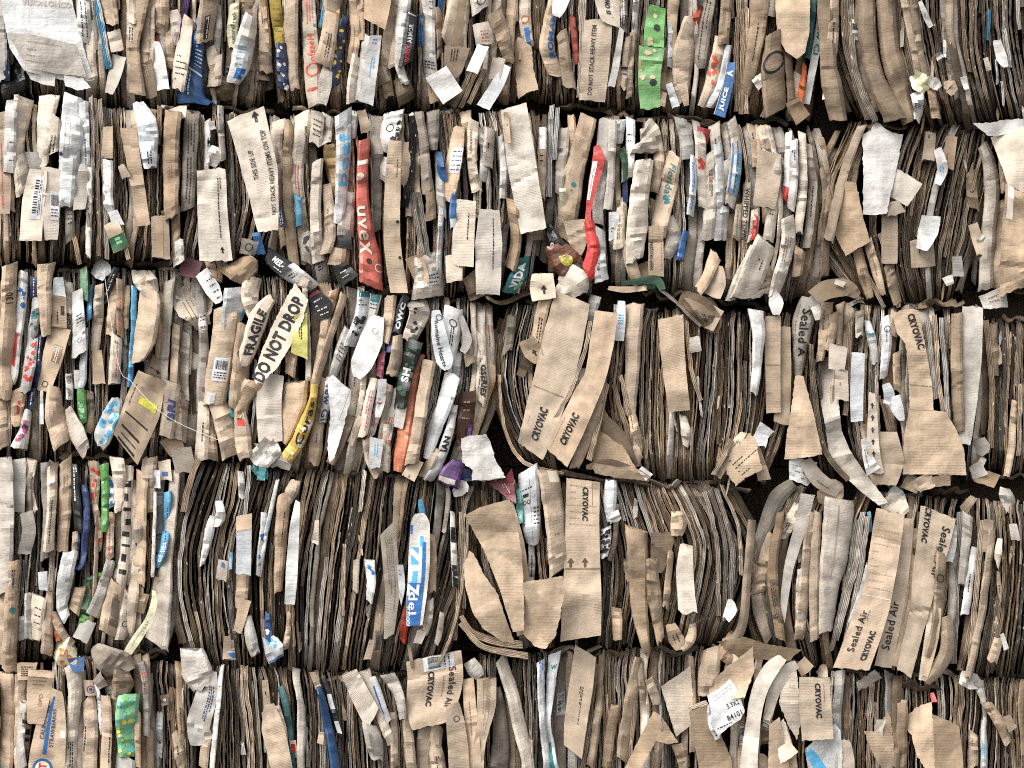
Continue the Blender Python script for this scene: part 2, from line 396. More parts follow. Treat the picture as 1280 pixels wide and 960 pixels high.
# ---------------------------------------------------------------- a flat cut or torn piece given by its outline
import bmesh
def outline(col, d0, pts, parent, opts=None, decals=(), label=None, depthfn=None):
    o = opts or {}; R = RND; seed = R.random() * 500
    jag = float(o.get('j', 1.2)); gx = float(o.get('gx', R.uniform(-.15, .15))); gy = float(o.get('gy', R.uniform(-.12, .12))); back = float(o.get('back', .0035)); amp = float(o.get('amp', .004))
    cx = sum(p[0] for p in pts) / len(pts); cy = sum(p[1] for p in pts) / len(pts); ext = max(max(p[k] for p in pts) - min(p[k] for p in pts) for k in (0, 1))
    bend = float(o.get('bend', 0)); ba = math.radians(float(o.get('ba', 0)))
    folds = []
    for _ in range(int(o.get('nf', max(2, ext / 26)))):
        an = R.gauss(0, .5) if R.random() < .7 else R.uniform(-1.6, 1.6)
        folds.append((cx + R.uniform(-.4, .4) * ext, cy + R.uniform(-.4, .4) * ext, math.sin(an), math.cos(an), R.choice((-1, 1)) * R.uniform(.25, 1) * .001 * float(o.get('fs', 1)), R.uniform(8, 40)))
    def dep(x, y):
        d = d0 + gx * (x-cx) * PX + gy * (y-cy) * PX + amp * (nz(x/26, y/17, seed) + .5 * nz(x/9, y/8, seed))
        d -= bend * (((x-cx) * math.cos(ba) + (y-cy) * math.sin(ba)) / ext * 2) ** 2
        for fx, fy, a, b, sa, lim in folds: d += sa * min(abs((x-fx)*a + (y-fy)*b), lim)
        return d
    bd = []
    for i, p in enumerate(pts):
        q = pts[(i+1) % len(pts)]; L_ = math.hypot(q[0]-p[0], q[1]-p[1]); m = max(1, int(L_ / 2.6)); nx_, ny_ = (q[1]-p[1]) / (L_ or 1), -(q[0]-p[0]) / (L_ or 1)
        for k in range(m):
            f = k / m; e = 0 if k == 0 else jag * (nz((p[0] + L_*f) / 5, i, seed) + .6 * nz((p[1] + L_*f) / 2, i, seed + 4))
            bd.append((p[0] + (q[0]-p[0])*f + nx_*e, p[1] + (q[1]-p[1])*f + ny_*e))
    bm = bmesh.new(); bm.faces.new([bm.verts.new((x, y, 0)) for x, y in bd])
    bmesh.ops.triangulate(bm, faces=bm.faces[:])
    for _ in range(6):
        es = [e for e in bm.edges if e.calc_length() > 6]
        if not es: break
        bmesh.ops.subdivide_edges(bm, edges=es, cuts=1); bmesh.ops.triangulate(bm, faces=bm.faces[:])
    bm.verts.index_update(); flat = [(v.co.x, v.co.y) for v in bm.verts]; F0 = [tuple(v.index for v in f.verts) for f in bm.faces]
    edge = [(e.verts[0].index, e.verts[1].index) for e in bm.edges if e.is_boundary]; bm.free()
    n = len(flat); V = [W(x, y, dep(x, y)) for x, y in flat] + [W(x, y, dep(x, y) - back) for x, y in flat]
    rot = math.radians(float(o.get('grain', 0))); cr_, sr = math.cos(rot), math.sin(rot); ou = R.random() * 3
    U0 = [((x*cr_ + y*sr) * PX + ou, (-x*sr + y*cr_) * PX) for x, y in flat]; UV = U0 + U0
    F = F0 + [tuple(n + i for i in reversed(f)) for f in F0] + [(a, b, n+b, n+a) for a, b in edge]; MI = [0] * (2*len(F0)) + [1] * len(edge)
    surf = o.get('m') or ('coated_paper' if col in ('w', 'w2', 'bl', 'lb', 'mr', 'cr', 'ly') else 'cardboard')
    mats = [MATS[surf], MATS['cut_edge']]; mk = {}
    def put(tris, key, off):
        if key not in mk: mk[key] = len(mats); mats.append(ink(key))
        for t in tris:
            out = []; split_tri(t, 5, out)
            for q in out:
                b0 = len(V)
                for x, y in q: V.append(W(x, y, dep(x, y) + off)); UV.append((x*PX, y*PX))
                F.append((b0, b0+1, b0+2)); MI.append(mk[key])
    def bar(x, y, l, h, an, key, off):
        c, s_ = math.cos(an), math.sin(an); P = [(x + a*c - b*s_, y + a*s_ + b*c) for a, b in ((-l/2, -h/2), (l/2, -h/2), (l/2, h/2), (-l/2, h/2))]
        put([(P[0], P[1], P[2]), (P[0], P[2], P[3])], key, off)
    for dc in decals:
        A = dc[1:].strip().split('|')
        if dc[0] == 'T':                  # T text|x|y|length|height|angle|colour, angle clockwise in degrees
            x0_, y0_, ln, h, an = [float(q) for q in A[1:6]]; an = math.radians(an); c, s_ = math.cos(an), math.sin(an)
            tr, x0, x1, y0, y1 = text_geo(A[0], .045 if h >= 7 and A[0].isupper() else .016); sx, sy = ln/(x1-x0), h/(y1-y0)
            put([tuple((x0_ + (x-(x0+x1)/2)*sx*c + (y-(y0+y1)/2)*sy*s_, y0_ + (x-(x0+x1)/2)*sx*s_ - (y-(y0+y1)/2)*sy*c) for x, y in t) for t in tr], A[6].strip(), .0024)
        elif dc[0] == 'B': x, y, l, h, an = [float(q) for q in A[:5]]; bar(x, y, l, h, math.radians(an), A[5].strip(), .0016)
        elif dc[0] == 'M':                # M x|y|length|height|angle|colour|rows
            x, y, l, h, an = [float(q) for q in A[:5]]; an = math.radians(an)
            for r_ in range(int(A[6])):
                yy = -h/2 + h*(r_+.5)/int(A[6]); q = -l/2
                while q < l/2:
                    w_ = R.uniform(1.2, 4.5); bar(x + (q+w_/2)*math.cos(an) - yy*math.sin(an), y + (q+w_/2)*math.sin(an) + yy*math.cos(an), w_, 1.1, an, A[5].strip(), .002); q += w_ + R.uniform(.6, 1.6)
                    if R.random() < .07: break
    ob = mesh_obj(o.get('n', '') or ('paper_sheet' if col in ('w', 'w2') else 'cardboard_flap'), V, F, mats, MI, UV, parent)
    c = lin(PAL[col]); br = float(o.get('br', R.uniform(.92, 1.06))); ob.color = (min(c[0]*br, 1), min(c[1]*br, 1), min(c[2]*br, 1), 1)
    if label: ob['label'] = label
    return ob
def inside(x, y, P):
    r = False
    for i in range(len(P)):
        a, b = P[i], P[i-1]
        if (a[1] > y) != (b[1] > y) and x < (b[0]-a[0]) * (y-a[1]) / (b[1]-a[1]) + a[0]: r = not r
    return r
# ---------------------------------------------------------------- a pressed bale: hand-placed sheets first, then the layers packed behind them
COVER = {}
def cover_mark(pts, d):
    for i in range(31):
        x, y, w = crom(pts, i / 30) if len(pts) > 2 else [pts[0][k] + (pts[1][k]-pts[0][k]) * i/30 for k in range(3)]
        q = -w / 2 + 1.5
        while q < w / 2 - 1:
            for yy in (-3, 0, 3): COVER[(int((x+q) // 4), int((y+yy) // 4))] = 1
            q += 3
def covered(pts):
    n = c = 0
    for i in range(25):
        x, y, w = crom(pts, i / 24)
        for q in (-w*.35, 0, w*.35):
            n += 1; c += (int((x+q) // 4), int(y // 4)) in COVER
    return c / n
def poly_at(P, v):
    return crom([list(p) for p in P], v) if len(P) > 2 else [P[0][k] + (P[1][k]-P[0][k]) * v for k in range(2)]
STY = {   # share of edge-on sheets, folded width range, crush, palette of folds, palette of edges, chance that a column is broken in two
 'D': (.80, (4.5, 12), .012, 'k1 k2 k2 k3 g1 g2 k0 g1', 'k3 k2 k2 k3 g3 k2 g2 k1 k2 k1 g1 g3 k4 k2 g2', .38),
 'M': (.55, (5.5, 15), .013, 'k1 k1 k2 k0 g1 g2 k1', 'k3 k2 k2 g3 g2 g2 k1 k1 g1 k0', .65),
 'L': (.42, (5.5, 15), .017, 'k0 k0 k0 k1 k1 g1 k2 k0 w2 k0 k1', 'k0 k1 k1 g1 k2 g2 w2 k2 k3 k0', .6),
}
COLS = 'rb w2 w w2 w bk'.split()
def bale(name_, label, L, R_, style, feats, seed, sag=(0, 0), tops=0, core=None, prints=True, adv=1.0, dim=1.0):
    global RND
    import zlib
    RND = rn = random.Random(seed)
    OUT[0] = rn.uniform(-.07, .05)
    Lm, Rm = poly_at(L, .5), poly_at(R_, .5); bx = (poly_at(L, 1)[0] + poly_at(R_, 1)[0]) / 2; by = (poly_at(L, 1)[1] + poly_at(R_, 1)[1]) / 2
    org = W(bx, by, -.4)
    root = thing('cardboard_bale', label, 'bale', org, 'pressed cardboard bales stacked in a wall')
    P = [parse(l) for l in feats.strip().split('\n') if l.strip()]
    for kind, col, d, pts, o, dec, lab in P:
        if kind == 'q':
            for xx in range(int(min(q[0] for q in pts)), int(max(q[0] for q in pts)), 3):
                for yy in range(int(min(q[1] for q in pts)), int(max(q[1] for q in pts)), 3):
                    if inside(xx, yy, pts): COVER[(xx // 4, yy // 4)] = 1
        else: cover_mark(pts, d)
    for kind, col, d, pts, o, dec, lab in P:
        m = pts[len(pts)//2]; ff = min(max((m[0] - Lm[0]) / (Rm[0] - Lm[0]), 0), 1)
        if kind == 'q': outline(col, d + .035 - .075 * abs(2*ff - 1) ** 5, pts, root, o, dec, lab); continue
        strip(kind, col, d + .035 - .075 * abs(2*ff - 1) ** 5, pts, root, o, dec, lab, step=4.2)
    # fill
    es, fw, crush, pf, pe, brk = STY[style]; pf = pf.split(); pe = pe.split()
    wpx = Rm[0] - Lm[0]; p = 0; run = 0; mode = 'e'
    nfill = 0
    while p < wpx:
        if run <= 0:
            mode = 'e' if rn.random() < es else 'f'; run = rn.randint(2, 7) if mode == 'e' else rn.randint(1, 2)
        run -= 1
        w = (rn.choice((rn.uniform(1.5, 2), rn.uniform(2.4, 4), rn.uniform(3.2, 6), rn.uniform(3.2, 6.4))) if style == 'D' else rn.uniform(2, 4.6)) if mode == 'e' else rn.uniform(*fw)
        f = (p + w/2) / wpx; xm = Lm[0] + p
        if xm < -14 or xm > 1296: w *= 2.6                       # beyond the frame: coarser
        p += (w + (rn.uniform(.1, 1.5) if style == 'D' else rn.uniform(0, .9)) if mode == 'e' else w * rn.uniform(.76, 1.0)) * adv
        ph = rn.random() * 9
        def at(v, ff=f):
            a, b = poly_at(L, min(max(v, 0), 1)), poly_at(R_, min(max(v, 0), 1))
            x = a[0] + (b[0]-a[0]) * ff; y = a[1] + (b[1]-a[1]) * ff
            y += sag[1] * 4 * ff * (1-ff) * v**2 + sag[0] * 4 * ff * (1-ff) * (1-v)**2
            x += (2.4 if style == 'L' else 1.0) * noise.noise(Vector((v * 2.6, ph + seed, 0))) + (6 if style != 'L' else 3.5) * nz(ff * wpx / 30, v * 2.4, seed) + 1.5 * noise.noise(Vector((v * 7, ph, seed)))
            return x, y
        cuts = [(0, 1)]
        if rn.random() < brk:
            b = rn.uniform(.25, .75); cuts = [(0, b + rn.uniform(.0, .05)), (b - rn.uniform(.0, .05), 1)]
        base = rn.uniform(-.06, .0) if mode == 'f' else -.085 * rn.random() ** 1.3 + .03 * nz(p / 16, 5, seed)
        for (v0, v1) in cuts:
            j0 = rn.uniform(-.055, .03) if v0 == 0 else 0; j1 = rn.uniform(-.055, .035) if v1 == 1 else 0
            w1 = w * rn.uniform(.85, 1.25) if len(cuts) > 1 and mode == 'f' else w
            pts = [[*at(v0 + j0 + (v1+j1-v0-j0) * i/6), w1 * rn.uniform(.78, 1.16)] for i in range(7)]
            if covered(pts) > .82: continue
            col = rn.choice(pf if mode == 'f' else pe if w > 2.05 else ('k0', 'k1', 'g1', 'k1', 'k2')); dec = []; lab = None
            if style != 'D' and mode == 'f' and prints:
                q = rn.random()
                if q < .03 and style == 'L': col = rn.choice(COLS)
                elif q < .08 and style == 'L': u = rn.uniform(.1, .6); dec = ['B %.2f %.2f -.9 .9 %s' % (u, u + rn.uniform(.1, .3), rn.choice(COLS[:9]))]
                elif q < .26: u = rn.uniform(.1, .5); dec = ['M %.2f %.2f -.6 .5 %s %d %s' % (u, u + rn.uniform(.15, .4), rn.choice(('bk', 'bk', 'bk', 'nv', 'rd', 'tg')), rn.choice((1, 2)), 'd')]
                elif q < .30: u = rn.uniform(.1, .6); dec = ['L %.2f %.2f -.7 .8 w %s' % (u, u + .12, rn.choice('bmd'))]
            elif style == 'D' and mode == 'e' and rn.random() < .035: col = rn.choice(('w', 'w2', 'g1', 'w2', 'k0'))
            vv0, vv1 = v0, v1
            def dfn(u, vv0=vv0, vv1=vv1, ff=f):
                v = vv0 + (vv1-vv0) * u
                return .03 - .085 * abs(2*ff - 1) ** 5 - .07 * max(0, 1 - v/.10) ** 2 - .15 * max(0, 1 - (1-v)/.17) ** 2
            strip(mode, col, base + (rn.uniform(-.03, .03) if v0 else 0), pts, root,
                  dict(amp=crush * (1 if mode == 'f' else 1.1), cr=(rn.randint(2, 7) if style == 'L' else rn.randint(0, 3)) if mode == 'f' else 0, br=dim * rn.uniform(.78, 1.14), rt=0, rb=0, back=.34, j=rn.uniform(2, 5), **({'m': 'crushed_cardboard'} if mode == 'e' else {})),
                  dec, lab, depthfn=dfn, step=6 if mode == 'e' else 6)
            nfill += 1
    # board squashed into the seams above and below, and bent round the two ends
    for side, cnt in ((1, 3), (0, 2)):
        for _ in range(cnt):
            f0 = rn.uniform(0, .85); f1 = min(1, f0 + rn.uniform(28, 85) / wpx); pts = []
            for i in range(6):
                ff = f0 + (f1-f0)*i/5; a, b = poly_at(L, side), poly_at(R_, side)
                pts.append([a[0] + (b[0]-a[0])*ff, a[1] + (b[1]-a[1])*ff + (rn.uniform(-5, 9) + sag[1]*4*ff*(1-ff) if side else rn.uniform(-5, 4)), rn.uniform(3, 7)])
            if pts[0][0] < -20 or pts[0][0] > 1280: continue
            strip('f', rn.choice('k2 k3 k3 g2 k4 g3 k1'.split() if side else 'k1 k2 g1 g2 k2 k3'.split()), rn.uniform(-.15, -.07), pts, root, dict(amp=.03, wob=1.5, cr=8, nf=10, fs=2, back=.1, tilt=rn.uniform(-.9, .9), n='crushed_board'), step=5)
    for P_, sg in ((L, -1), (R_, 1)):
        for k in range(3):
            off = sg * rn.uniform(-2, 12); v0, v1 = rn.uniform(0, .35), rn.uniform(.6, 1.02)
            pts = [[poly_at(P_, v0 + (v1-v0)*i/5)[0] + off + rn.uniform(-1.5, 1.5), poly_at(P_, v0 + (v1-v0)*i/5)[1], rn.uniform(5, 12)] for i in range(6)]
            if pts[2][0] < -10 or pts[2][0] > 1290: continue
            strip('f', rn.choice('k2 k3 g2 k1 k3'.split()), rn.uniform(-.17, -.09), pts, root, dict(amp=.014, cr=3, back=.16, tilt=sg * -rn.uniform(.2, .9)), step=6)
    # torn bits and flaps that stick out between the layers
    for _ in range({'D': 14, 'M': 9, 'L': 4}[style]):
        f, v = rn.uniform(.05, .95), rn.uniform(.12, .9); a, b = poly_at(L, v), poly_at(R_, v)
        x, y = a[0] + (b[0]-a[0])*f, a[1] + (b[1]-a[1])*f
        if x < 0 or x > 1280: continue
        ln, w = rn.uniform(12, 40), rn.uniform(2.5, 6.5); ang = rn.uniform(-.2, .2)
        pts = [[x, y, w*rn.uniform(.1, 1)], [x + ln*.5*ang, y + ln*.5, w], [x + ln*ang, y + ln, w*rn.uniform(.1, .9)]]
        if covered(pts) > .4: continue
        strip('p', rn.choice('k0 k1 g1 w2 k2 k0 k1'.split()), rn.uniform(-.03, .012), pts, root, dict(j=3, cr=1, amp=.006, tilt=rn.uniform(-.9, .9), c=rn.uniform(-.02, .03), n='torn_scrap', back=.0015), step=4)
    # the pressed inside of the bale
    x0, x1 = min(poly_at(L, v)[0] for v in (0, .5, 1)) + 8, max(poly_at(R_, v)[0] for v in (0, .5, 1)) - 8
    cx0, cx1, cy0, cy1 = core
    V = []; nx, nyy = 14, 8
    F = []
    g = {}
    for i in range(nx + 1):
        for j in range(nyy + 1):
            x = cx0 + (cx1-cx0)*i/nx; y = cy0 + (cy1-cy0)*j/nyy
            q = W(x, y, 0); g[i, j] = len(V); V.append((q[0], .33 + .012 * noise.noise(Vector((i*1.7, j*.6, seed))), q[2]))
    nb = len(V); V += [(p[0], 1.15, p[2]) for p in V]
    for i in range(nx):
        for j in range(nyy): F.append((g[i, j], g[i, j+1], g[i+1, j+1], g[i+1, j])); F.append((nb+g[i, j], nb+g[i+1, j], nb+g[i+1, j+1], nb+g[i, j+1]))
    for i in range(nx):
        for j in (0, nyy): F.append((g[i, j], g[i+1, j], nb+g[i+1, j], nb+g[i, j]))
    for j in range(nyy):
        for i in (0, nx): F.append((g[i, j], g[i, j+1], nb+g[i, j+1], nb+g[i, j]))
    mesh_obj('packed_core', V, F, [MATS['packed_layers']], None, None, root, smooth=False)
    OUT[0] = 0.0
    return root, nfill, len(P)
BALES = []
def B(label, L, R, style, core, feats, **kw): BALES.append((label, L, R, style, core, feats, kw, {}))
# ---- top row
B('bale with a big white box face and a crushed blue carton, top row',
  [(-70,-85),(-70,20),(-60,112)], [(345,-85),(338,30),(330,136)], 'M', (-75,356,-92,130), '''
q w 6 -4,-40 82,-40 92,10 108,72 118,100 96,104 60,96 30,88 12,60 4,20 j=.6 gx=-.1 br=1 fs=.4 amp=.002 / T VISION.ONCO|58|4|62|8|4|g1 # big white box face with faint grey lettering
q g1 7.2 9,41 40,43 96,56 108,96 70,92 33,84 j=.8 gx=-.1 fs=.5 amp=.002 m=coated_paper n=plastic_film br=1.12 / M 62|72|60|22|8|g2|3 / M 66|56|64|6|9|g2|1 # cloudy grey plastic sheet stuck to the white box
q w2 5 30,84 70,92 68,108 52,105 38,99 # off white paper below the white box
q w 5.2 80,94 104,98 114,110 98,113 81,107
f g1 2 2,-40,14 2,60,14 4,100,10
e nv 3 7,55,6 9,102,8 m=coated_paper n=carton_strip
f bk -2 20,78,12 18,100,34 22,122,40 m=plastic_film n=plastic_film rb=.08 # black plastic film under the white box
f w2 1 101,-20,16 104,10,18 107,54,20 / M .3 .9 -.6 .6 bk 2 d
e k3 0 92,-30,6 96,40,6 114,110,6
e lb 2 115,-30,7 124,20,6 137,86,9 m=coated_paper n=carton_strip br=.8 # blue edged carton strip
e w2 2.2 121,-20,3 131,40,4 139,84,4
f k1 1.5 133,-10,22 137,12,20 141,30,16
f k0 1.8 142,38,17 147,64,16
p g1 3 149,70,18 142,98,16 136,117,10 tilt=.5 c=.02
f k2 0 178,-20,26 170,30,20 166,60,16 172,118,22
f k1 1 190,-20,18 184,40,16 180,90,14
p k3 3 180,78,20 190,122,14 tilt=.6
p w 3 196,52,6 197,72,18 203,112,18 tilt=.2 c=.01 # white rounded card end
f k1 1.4 201,-30,22 202,10,20 200,42,18
f k0 .8 216,14,14 220,30,16 214,58,12
f k1 .5 212,40,12 214,85,14
e pu 2.5 236,-20,7 230,25,6 221,66,5 m=coated_paper n=carton_strip # purple edged carton strip
f k0 1.5 236,22,14 228,66,20 222,112,16 / M .5 .9 -.7 .6 bk 5 h
f bl 5 249,22,10 245,70,22 240,112,32 246,130,42 br=.75 j=5 n=crushed_carton amp=.02 cr=4 / M .18 .55 -.1 .8 w 9 h / B .6 .62 -.8 .8 w / M .6 .9 -.6 -.2 w 2 d # crushed blue carton printed with white tables
f k2 2 263,-20,26 258,30,22 256,52,20 / B .55 .95 -.2 .35 bk / M .57 .93 -.12 .28 w 2 d
f k1 2 262,58,12 268,80,16 272,98,12
f k0 2 272,70,12 268,108,18
f cr 2.6 293,4,12 290,40,14 291,60,10 br=.8 n=crushed_carton / T natureFresh|.55|.1|40|6|u|dg # pale green carton end with lettering
f w 4.6 314,20,16 306,55,26 300,85,24 291,104,16 n=crushed_carton amp=.015 / B .1 .35 -.6 .9 g1 / M .4 .75 -.6 .2 lb 4 h / B .76 .92 -.3 .7 bl # crumpled white carton with a blue patch
f k2 1 308,-20,22 312,20,20
f k1 .5 325,-20,14 330,30,14 333,90,18
f k2 .5 322,60,16 328,100,18
f k3 -1 280,95,20 284,125,26 rb=.08
''', sag=(0, 12))
B('bale with an orange printed carton, a flag box and a slim black box, top row',
  [(348,-85),(345,40),(352,136)], [(655,-85),(650,20),(640,128)], 'L', (352,654,-92,130), '''
f k1 .5 327,10,14 331,62,12
f yl 1 343,-10,16 347,30,14 351,60,12 br=.62 m=crushed_cardboard n=crushed_carton / M .2 .8 -.6 .6 dg 3 h
f nv 4 351,54,12 353,80,15 355,112,16 n=crushed_carton br=.9 / S .05 .95 -.7 .7 w2 9 # navy box end with white stars
f k1 1.5 366,-20,16 364,30,18 366,90,14 369,112,12
f k0 4 384,-30,16 387,30,18 390,80,22 394,132,18 rb=.02 / M .05 .55 -.5 .6 rb 3 d / R .72 0 9 rb / B .86 .88 -.8 .8 rb / T ofsaeH|.55|0|34|9|u|rb # tan carton printed in orange red
f k1 1.6 416,-10,22 412,40,20 404,82,24 / M .55 .9 -.5 .4 bk 3 d
e lb 2 410,-20,8 403,20,6 399,34,4 m=coated_paper n=carton_strip
p g1 3 411,76,10 406,105,18 402,130,12 m=plastic_film n=plastic_film # grey plastic wedge
f yl 1.2 421,-20,9 421,28,8 n=carton_strip m=coated_paper
f nv .8 431,20,10 424,60,14 418,108,12 n=crushed_carton / S .2 .9 -.7 .7 yl 9
f k1 1 440,-20,12 444,40,12 440,80,14
f k1 1.2 449,-10,10 452,50,10
p k1 5 473,-30,34 472,0,34 468,30,28 a=-2 b=5 tilt=.2
f k0 1.8 447,72,13 441,105,14 439,128,12
f g1 2.4 461,44,14 454,90,16 447,126,12
p w 4.5 470,44,14 464,80,18 457,129,19 b=2 c=.005 / M .32 .62 -.2 .5 lb 2 d / M .04 .14 -.4 .4 bl 2 h # tall white box side with a blue scribble
f k1 1.4 493,-20,12 488,30,16 482,86,14
f k1 1.6 500,-20,10 498,30,10 490,84,12
f w2 2 507,-10,16 503,20,16 500,55,12
f w2 2.8 500,50,10 499,80,12 507,106,9
f bk 5.4 516,16,13 512,45,15 507,81,17 rb=0 rt=0 bul=.15 cr=0 n=slim_box br=1 / T ARMOR|.40|.05|24|6|u|w / T BODY|.78|.05|20|6|u|rd / B .03 .05 -.8 .8 w2 # slim black box lettered in red and white
f w2 2.4 535,-20,18 536,25,16 536,60,18 538,92,18 rb=.015 n=paper_carton / M .85 .95 -.7 .7 bk 3 h / M .0 .3 .1 .6 bk 4 h # white tube of rolled card
e bl 1.4 526,20,7 525,58,6 m=coated_paper n=carton_strip
f k2 .8 548,10,8 551,70,8
e bl 1.2 553,-20,6 551,16,6 m=coated_paper n=carton_strip
f k1 2.4 578,-30,26 574,10,28 566,50,34 562,60,32 amp=.008 / B .3 .95 -.1 .5 k2
p k2 3.2 572,58,32 566,86,24 560,94,14 / M .1 .5 -.5 .2 bk 3 d
p w 6.5 545,90,30 566,122,30 cr=0 amp=.003 br=.98 # white square card tilted at the bottom of the row
p k2 4.5 536,92,8 543,128,12
p w 5 604,57,14 590,90,15 cr=0 # small white card
f k0 2 602,28,24 606,56,22 / M .3 .9 -.3 .6 rb 4 h
f k0 1 598,-30,26 600,14,22 / R .7 .2 6 bk
f k2 2.6 618,14,22 630,50,18 637,78,13 amp=.014
p w 4.2 634,82,10 622,105,16 604,134,17 br=.88 cr=0 # long white card leaning at the row's dark gap
p g1 3.4 624,72,16 618,100,14
f k1 .5 640,-20,14 642,30,12
e k2 1 607,86,6 585,130,6
e k2 .8 598,84,6 575,134,6
e k2 1 590,84,6 568,134,6
f k3 -2 500,95,20 510,128,26 rb=.06
f k2 0 480,82,12 486,120,14
f k2 2 474,84,12 480,104,18 tilt=.8
''', sag=(0, 8))
B('bale with a green carton strip with round holes and a blue juice box, top row',
  [(662,-85),(655,40),(660,126)], [(1022,-85),(1018,40),(1004,150)], 'M', (664,1012,-92,130), '''
f k0 2 655,-20,14 657,30,16 661,60,12 n=crushed_carton / R .55 0 5 rd / B .68 .98 -.3 .5 bl # tan carton with a red ring and blue bar
q k1 4.5 642,54 648,46 664,58 667,88 673,112 658,116 648,124 645,100 gx=.3 fs=1.5
e k3 0 670,-20,8 672,60,8
e k3 0 678,-20,6 680,60,7
f k1 3 695,-10,14 686,35,16 684,60,20 696,96,18 amp=.012 j=5 / T ROMAN|.5|.5|60|7|u|bl # torn tan carton with blue lettering
p w 4.6 706,-20,26 699,8,18 695,20,10 # white flap
f k2 1 702,40,14 712,110,16
f rb .8 716,20,8 720,80,8 m=crushed_cardboard n=crushed_carton
e k0 3.4 731,-20,8 727,60,7 724,122,7
p k1 4 748,24,36 744,80,36 740,126,32 br=.92 cr=1 j=2 / T DO NOT STACK HEAVY ITEM|.50|-.25|88|6|u|bk # brown panel with a heavy items warning
p k0 6 763,-30,34 759,0,32 764,31,20 b=6 tilt=-.3 / T IS ON TOP|.5|.0|34|7|u|bk # pale torn flap with lettering
f g3 2 778,-20,12 778,40,12 m=coated_paper n=crushed_carton / M .2 .9 -.5 .5 w2 2 d
p w2 3.4 777,36,6 771,75,9 764,108,9
f k1 1.5 786,44,8 778,110,10 / B .6 .64 -.8 .8 nv / B .72 .75 -.8 .8 nv
f k1 1.2 791,40,8 786,122,8
f w2 1 797,-20,8 792,50,8
p gr 5 822,8,20 818,36,25 817,58,26 cr=2 br=.95 j=3 tilt=.1 / C .52 .25 4.4 bk / S .1 .3 -.5 .6 k1 2 / S .7 .95 -.9 -.2 k1 3 # green carton strip with a round hole
p gr 4.3 815,58,32 812,96,28 813,136,25 cr=2 br=.92 j=2 / C .58 .35 4.6 bk / S .05 .5 -.8 .6 k1 6 / B .2 .4 -1 -.8 k2 # lower green carton strip with a round hole
f k2 2 832,60,8 828,124,10
p k2 5 828,114,12 823,132,16 tilt=.5
f w 2 839,28,8 838,84,10 n=crushed_carton / M .3 .95 -.4 .5 bl 2 h
p w 4.4 836,104,8 845,134,10
f k1 3 862,20,12 854,70,28 851,128,14 amp=.008
p k1 3.6 846,88,14 854,112,12 858,132,6
f rb 1 872,8,12 868,40,10 m=crushed_cardboard br=.7 n=crushed_carton
f g2 2 890,-20,14 880,40,18 874,86,14 / M .2 .9 -.6 .5 bk 2 d
f k1 2.2 901,46,14 892,90,16 878,132,10 / S .3 .65 -.6 .4 rb 10
f k2 2.4 910,-20,14 907,20,14 904,56,14
f w 3.8 911,56,8 904,92,10 894,118,16 884,134,14 bul=.5 rb=.01 # white card tube with a rounded end
p bl 4.6 914,78,10 909,110,13 899,145,15 cr=0 br=1.15 j=.5 / B .0 1 -1 -.9 w / T JUICE|.68|0|30|7|u|w / T A|.2|0|8|8|u|w # blue box side with white lettering
e k2 1 921,20,6 921,140,6
e k2 1 928,10,6 927,142,6
e k1 1 934,10,5 933,142,6
f k2 1.4 952,-30,26 946,40,22 938,90,16 932,116,12 / M .4 .75 -.3 .4 bk 1 d
f k2 1.8 968,40,20 966,90,30 970,140,28 amp=.01 bul=.5 / R .38 .1 14 bk
f k3 .4 985,60,10 990,140,10
q k1 6 970,-40 1013,-40 1012,40 1006,66 996,74 982,64 972,45 969,10 j=.5 gx=.1 fs=.5 br=1.08 # big pale tan flap hanging
f k0 1 960,-30,18 962,20,16
f tg 2.4 1019,-20,8 1014,30,9 1009,72,8 n=crushed_carton / M .2 .9 -.6 .5 w 1 d # teal carton edge
p w 3.4 1031,-10,14 1027,30,14 1020,64,10 1008,130,8 j=2 / T New Cl|.38|0|50|8|d|tg # white strip with dark teal lettering
f og 1.6 1006,80,6 1000,130,10 m=crushed_cardboard br=.8
p k3 2 990,126,18 1004,150,22
e g1 2 950,96,5 958,130,6 952,146,6
f g1 3 945,96,14 955,106,20 m=plastic_film n=plastic_film
''', sag=(0, 10), adv=1.12)
